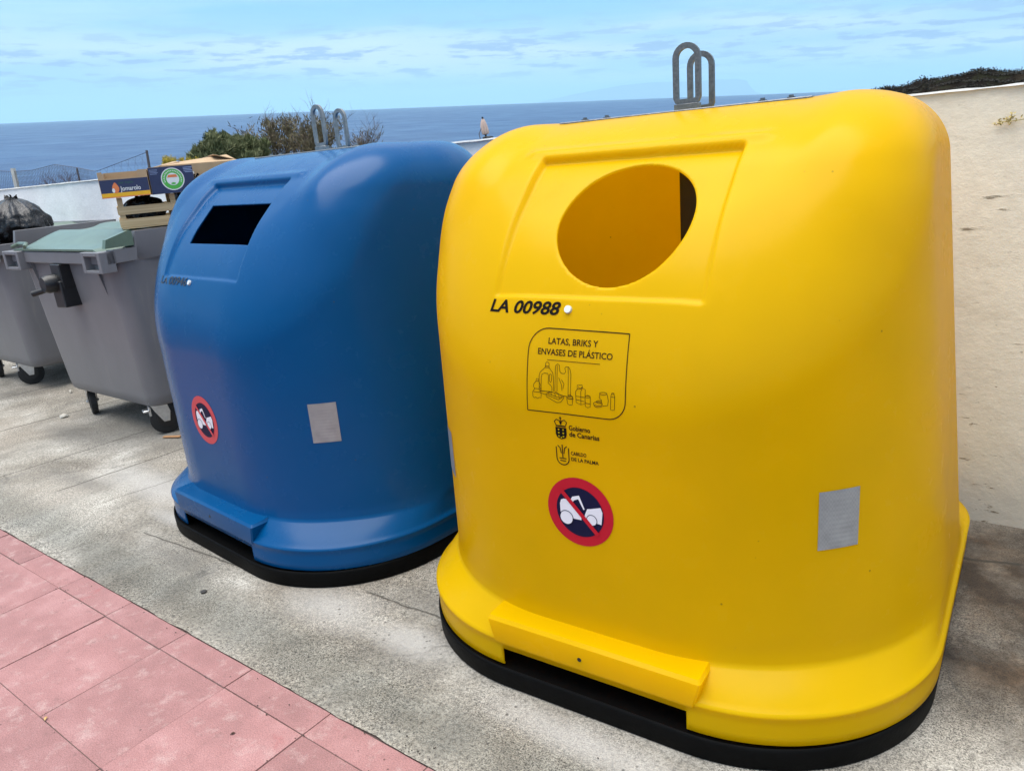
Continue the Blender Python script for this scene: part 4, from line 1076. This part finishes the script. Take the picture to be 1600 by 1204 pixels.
# closed parasol
p = place(760, 217, 16.0); q = place(757, 184, 16.0); hgt = (q-p).length
um = empty('parasol', p); tag(um, 'closed pale pink parasol leaning beyond the wall between the bins', 'parasol')
m_para = simple('faded_pink_canvas', (.62, .47, .40), .9, 0, .2, 12, .4)
lean = _rz(.4) @ Matrix.Rotation(R_(-6), 4, 'Y')
bm = bmesh.new(); tube(bm, [(0, 0, -3), (0, 0, hgt+.02)], .02, 8); bmesh.ops.transform(bm, matrix=lean, verts=bm.verts[:]); obj('pole', bm, m_dark, um)
bm = bmesh.new(); rg = []
for k, (f, rr) in enumerate(((.20, .02), (.22, .050), (.30, .060), (.45, .058), (.62, .056), (.8, .042), (.93, .024), (1.0, .006))):
    rg.append([(rr*(1+.30*math.cos(6*a)+.1*math.sin(11*a+k))*math.cos(a), rr*(1+.30*math.cos(6*a))*math.sin(a), hgt*f) for a in np.linspace(0, 2*math.pi, 25)[:-1]])
loft(bm, rg, True, True); bmesh.ops.transform(bm, matrix=lean, verts=bm.verts[:]); obj('folded_canopy', bm, m_para, um, smooth=50)
bm = bmesh.new(); tube(bm, [(-.06, 0, hgt*.55), (-.13, 0, hgt*.30), (-.12, 0, -.02)], .008, 5); bmesh.ops.transform(bm, matrix=lean, verts=bm.verts[:]); obj('cord', bm, m_twig, um)
bm = bmesh.new(); box(bm, -.05, .13, -.08, .08, -.06, .045, .02); obj('tilt_joint', bm, m_dark, um)

# black lava headland on the right, about 55 m away
bm = bmesh.new(); sil = [(1250, 166), (1290, 158), (1330, 150), (1358, 142), (1372, 138), (1385, 134), (1395, 136), (1420, 131), (1440, 126), (1444, 120), (1450, 126), (1475, 120), (1500, 112), (1530, 104), (1550, 101), (1575, 103), (1600, 101), (1660, 96), (1760, 90), (1900, 80)]
def sil_y(px):
    for (a, b), (c_, d_) in zip(sil, sil[1:]):
        if a <= px <= c_: return b+(d_-b)*(px-a)/(c_-a)
    return sil[-1][1]
nx, ny = 260, 60; gv = []
for i in range(nx+1):
    px = 1250+(1900-1250)*i/nx; pt = at_px(px, sil_y(px), 58); row = []
    fwd = Vector((pt.x-CAM_POS.x, pt.y-CAM_POS.y, 0)).normalized()
    for j in range(ny+1):
        s = (j/ny-.5)*2; p = pt+fwd*(s*34); dz = -(abs(s)**1.6)*(40 if s < 0 else 40)-max(0, (1362-px)/62)**1.5*26
        nz_ = .9*noise.fractal(Vector((p.x*.22, p.y*.22, 0)), 1.0, 2.1, 5)+.35*noise.noise(Vector((p.x*1.1, p.y*1.1, 2)))
        p = p+Vector((0, 0, dz+nz_*(.35+min(1, abs(s)*2))*.9-.2)); row.append(bm.verts.new(p))
    gv.append(row)
for i in range(nx):
    for j in range(ny): bm.faces.new((gv[i][j], gv[i+1][j], gv[i+1][j+1], gv[i][j+1]))
bmesh.ops.recalc_face_normals(bm, faces=bm.faces[:])
hd = obj('headland', bm, m_lava, smooth=60); tag(hd, kind='structure')
# low scrub over the lava
rnd = random.Random(5); bm = bmesh.new()
for k in range(3500):
    i = rnd.randrange(24, nx//2+60); j = rnd.randrange(18, 33); v = gv_c = hd.data.vertices[i*(ny+1)+j].co
    for _ in range(7):
        q = v+Vector((rnd.gauss(0, .16), rnd.gauss(0, .16), abs(rnd.gauss(0, .06)))); u = Vector((rnd.gauss(0, 1), rnd.gauss(0, 1), rnd.gauss(0, 1))).normalized()*.055; w2 = u.orthogonal().normalized()*.035
        bm.faces.new([bm.verts.new(a) for a in (q-u, q+w2, q+u, q-w2)])
tag(obj('lava_scrub', bm, stemcol('lava_scrub_leaf', (.006, .006, .004), (.022, .020, .013))), kind='stuff')

# ------------------------------------------------------------------ small things on the ground
m_trash = simple('crumpled_paper', (.62, .58, .50), .85, 0, .2, 40)
def pebble(name, x, y, s, mat, label, cat, seed, flat=.5):
    bm = bmesh.new(); bmesh.ops.create_icosphere(bm, subdivisions=2, radius=1)
    for v in bm.verts:
        k = 1+.45*noise.noise(v.co*1.6+Vector((seed, 0, 0))); v.co = Vector((v.co.x*k*s[0], v.co.y*k*s[1], (v.co.z*k+.75)*s[2]))
    o = obj(name, bm, mat, smooth=40); o.location = (x, y, .001); o.rotation_euler = (0, 0, seed); tag(o, label, cat); return o
pebble('paper_scrap', -2.62, 1.15, (.03, .02, .016), m_trash, 'crumpled pale paper scrap on the concrete before the grey container', 'litter', 1.2)
pebble('paper_scrap', -3.30, 1.50, (.014, .01, .018), m_trash, 'tiny pale paper scrap between the two grey containers', 'litter', 2.2)
bm = bmesh.new(); cyl(bm, (0, 0, 0), (0, 0, .003), .012, 18); o = obj('flattened_gum', bm, simple('dark_gum', (.03, .028, .026), .7)); o.location = (1.49*T, .75*T, .003); tag(o, 'round black gum spot on the concrete in front of the blue bin', 'gum')
bm = bmesh.new(); box(bm, -.06, .06, -.012, .012, 0, .008, .001); o = obj('wood_offcut', bm, simple('orange_wood', (.42, .22, .10), .8)); o.location = (-1.36, 1.28, .004); o.rotation_euler = (0, 0, .5); tag(o, 'short wooden offcut beside the grey container wheel', 'wood')
m_dead = simple('dead_leaf', (.06, .03, .018), .8); m_leafo = simple('ochre_leaf', (.50, .32, .12), .7)
def leaf(x, y, ln, wd, rz_, mat, label):
    bm = bmesh.new(); P = [(-ln, 0, .001), (-ln*.4, wd, .004), (ln*.4, wd*.9, .005), (ln, 0, .002), (ln*.3, -wd, .003), (-ln*.5, -wd*.8, .004)]
    c_ = bm.verts.new((0, 0, .007)); v = [bm.verts.new(p) for p in P]
    for i in range(6): bm.faces.new((c_, v[i], v[(i+1) % 6]))
    r = bmesh.ops.extrude_face_region(bm, geom=bm.faces[:]); bmesh.ops.translate(bm, vec=(0, 0, -.0008), verts=[q for q in r['geom'] if isinstance(q, bmesh.types.BMVert)]); bmesh.ops.recalc_face_normals(bm, faces=bm.faces[:])
    o = obj('fallen_leaf', bm, mat, smooth=40); o.location = (x, y, .002); o.rotation_euler = (0, 0, rz_); tag(o, label, 'leaf')
def gnd(px, py):
    d = at_px(px, py, 1)-CAM_POS; t = -CAM_POS.z/d.z; return CAM_POS+d*t
p = gnd(364, 1147); leaf(p.x, p.y, .008, .003, 1.0, m_dead, 'small dark curled leaf lying in the middle of a red tile')
p = gnd(72, 1123); leaf(p.x, p.y, .009, .004, 2.4, m_leafo, 'ochre leaf scrap at a corner where red tiles meet')
# grit and crumbs of mortar lying along the joints and the foot of the bins
rg_ = random.Random(12); bm = bmesh.new()
for k in range(420):
    t = rg_.random()
    if t < .4: x, y = rg_.uniform(-2.2, 2.6), BORDER+rg_.gauss(.02, .03)
    elif t < .6: x, y = rg_.uniform(-1.5, 2.4), rg_.choice((0, -T, -2*T))+rg_.gauss(0, .006)
    elif t < .7: x, y = rg_.choice(range(-4, 6))*T+rg_.gauss(0, .004), rg_.uniform(-.9, .1)
    else: x, y = rg_.uniform(-3, 3.6), rg_.uniform(.1, 1.6)
    r0_ = rg_.uniform(.0008, .0026); a_ = bmesh.ops.create_icosphere(bm, subdivisions=1, radius=r0_)
    for v in a_['verts']: v.co = Vector((v.co.x*rg_.uniform(.8, 1.6), v.co.y, v.co.z*.7))+Vector((x, y, .003+r0_*.4))
tag(obj('grit', bm, simple('dark_grit', (.05, .04, .032), .9, 0, .5, 300)), kind='stuff')
# dry weed rooted in a crack of the cream wall
m_weed = stemcol('dry_weed', (.42, .32, .10), (.50, .40, .18))
def wallp(px, py):
    d = at_px(px, py, 1)-CAM_POS; t = (WALL_Y-.012-CAM_POS.y)/d.y; return CAM_POS+d*t
a = wallp(1556, 195); wd = empty('dry_weed', a); tag(wd, 'dry yellow weed growing from a crack in the cream wall', 'weed')
bm = bmesh.new()
for pts in (((1556, 196), (1563, 191), (1575, 190), (1590, 188), (1602, 186)), ((1575, 190), (1580, 184), (1582, 176)), ((1580, 184), (1587, 181)), ((1563, 191), (1560, 187)), ((1575, 190), (1578, 195))):
    tube(bm, [wallp(*q)-a+Vector((0, -.004-.004*(i % 2), 0)) for i, q in enumerate(pts)], .0022, 4)
for k in range(46):
    q = wallp(*random.choice(((1557, 194), (1563, 190), (1570, 190), (1580, 184), (1581, 178), (1590, 187), (1578, 190))))-a+Vector((random.gauss(0, .006), -abs(random.gauss(.006, .004)), random.gauss(0, .006)))
    u = Vector((random.gauss(0, 1), random.gauss(0, 1), random.gauss(0, 1))).normalized()*.006; v = u.orthogonal().normalized()*.003
    bm.faces.new([bm.verts.new(c_) for c_ in (q-u, q+v, q+u, q-v)])
obj('stems', bm, m_weed, wd)

# ------------------------------------------------------------------ turn the street frame into the gravity frame
bpy.context.view_layer.update()
for o in list(bpy.data.objects):
    if o.parent is None and o.type in ('MESH', 'EMPTY'): o.matrix_world = TILT @ o.matrix_world

# ------------------------------------------------------------------ sea and far island (gravity frame)
SEA = -45.0
camw = (TILT @ CAM_POS.to_4d()).to_3d()
bm = bmesh.new(); NR = 96; rings_ = []
vc = bm.verts.new((camw.x, camw.y, SEA))
for rad in (200, 500, 1200, 3000, 8000, 18000, 31000):
    rings_.append([bm.verts.new((camw.x+rad*math.cos(2*math.pi*k/NR), camw.y+rad*math.sin(2*math.pi*k/NR), SEA)) for k in range(NR)])
for k in range(NR): bm.faces.new((vc, rings_[0][k], rings_[0][(k+1) % NR]))
for a, b in zip(rings_, rings_[1:]):
    for k in range(NR): bm.faces.new((a[k], b[k], b[(k+1) % NR], a[(k+1) % NR]))
tag(obj('sea', bm, m_sea), kind='structure')
bpy.context.view_layer.update()

# far island on the horizon and the air that fades it
def ray_dir(px, py):
    M3 = cam.matrix_world.to_3x3(); return (M3 @ Vector(((px-800)/1203.29, -(py-602)/1203.29, -1))).normalized()
DI = 98000.0
prof = [(842, 0), (870, 4), (900, 9), (940, 14), (975, 18), (1010, 20), (1045, 20), (1080, 19), (1120, 20), (1150, 20), (1165, 17), (1172, 9), (1180, 2), (1190, 0)]
bm = bmesh.new(); prev = None
for i, (px, h) in enumerate([(a+(b-a)*t/3, c_+(d-c_)*t/3) for (a, c_), (b, d) in zip(prof, prof[1:]) for t in range(3)]+[prof[-1]]):
    d = ray_dir(px, 150); d.z = 0; d.normalize(); H = h*DI/1203*1.02*(1+.05*noise.noise(Vector((i*.7, 0, 0))))
    sec = [bm.verts.new(camw.xy.to_3d()+d*(DI+o_)+Vector((0, 0, zz))) for o_, zz in ((-1500-H*1.5, -128), (-H*.6, SEA+H*.55), (0, SEA+H+1), (H*.8, SEA+H*.6), (1800+H, -128))]
    if prev:
        for k in range(4): bm.faces.new((prev[k], prev[k+1], sec[k+1], sec[k]))
    prev = sec
bmesh.ops.recalc_face_normals(bm, faces=bm.faces[:])
tag(obj('far_island', bm, simple('island_rock', (.09, .085, .07), .95, 0, .4, .002)), kind='structure')
bm = bmesh.new(); box(bm, camw.x-125000, camw.x+125000, camw.y-125000, camw.y+125000, -136, 1900)
hm = bpy.data.materials.new('thin_sea_air'); hm.use_nodes = True; hn = hm.node_tree; hn.nodes.clear()
ho = hn.nodes.new('ShaderNodeOutputMaterial'); hv = hn.nodes.new('ShaderNodeVolumePrincipled'); hv.inputs['Color'].default_value = (.50, .78, 1.0, 1); hv.inputs['Density'].default_value = 2.6e-5; hv.inputs['Anisotropy'].default_value = .2
hn.links.new(hv.outputs[0], ho.inputs['Volume'])
tag(obj('haze', bm, hm), kind='stuff')
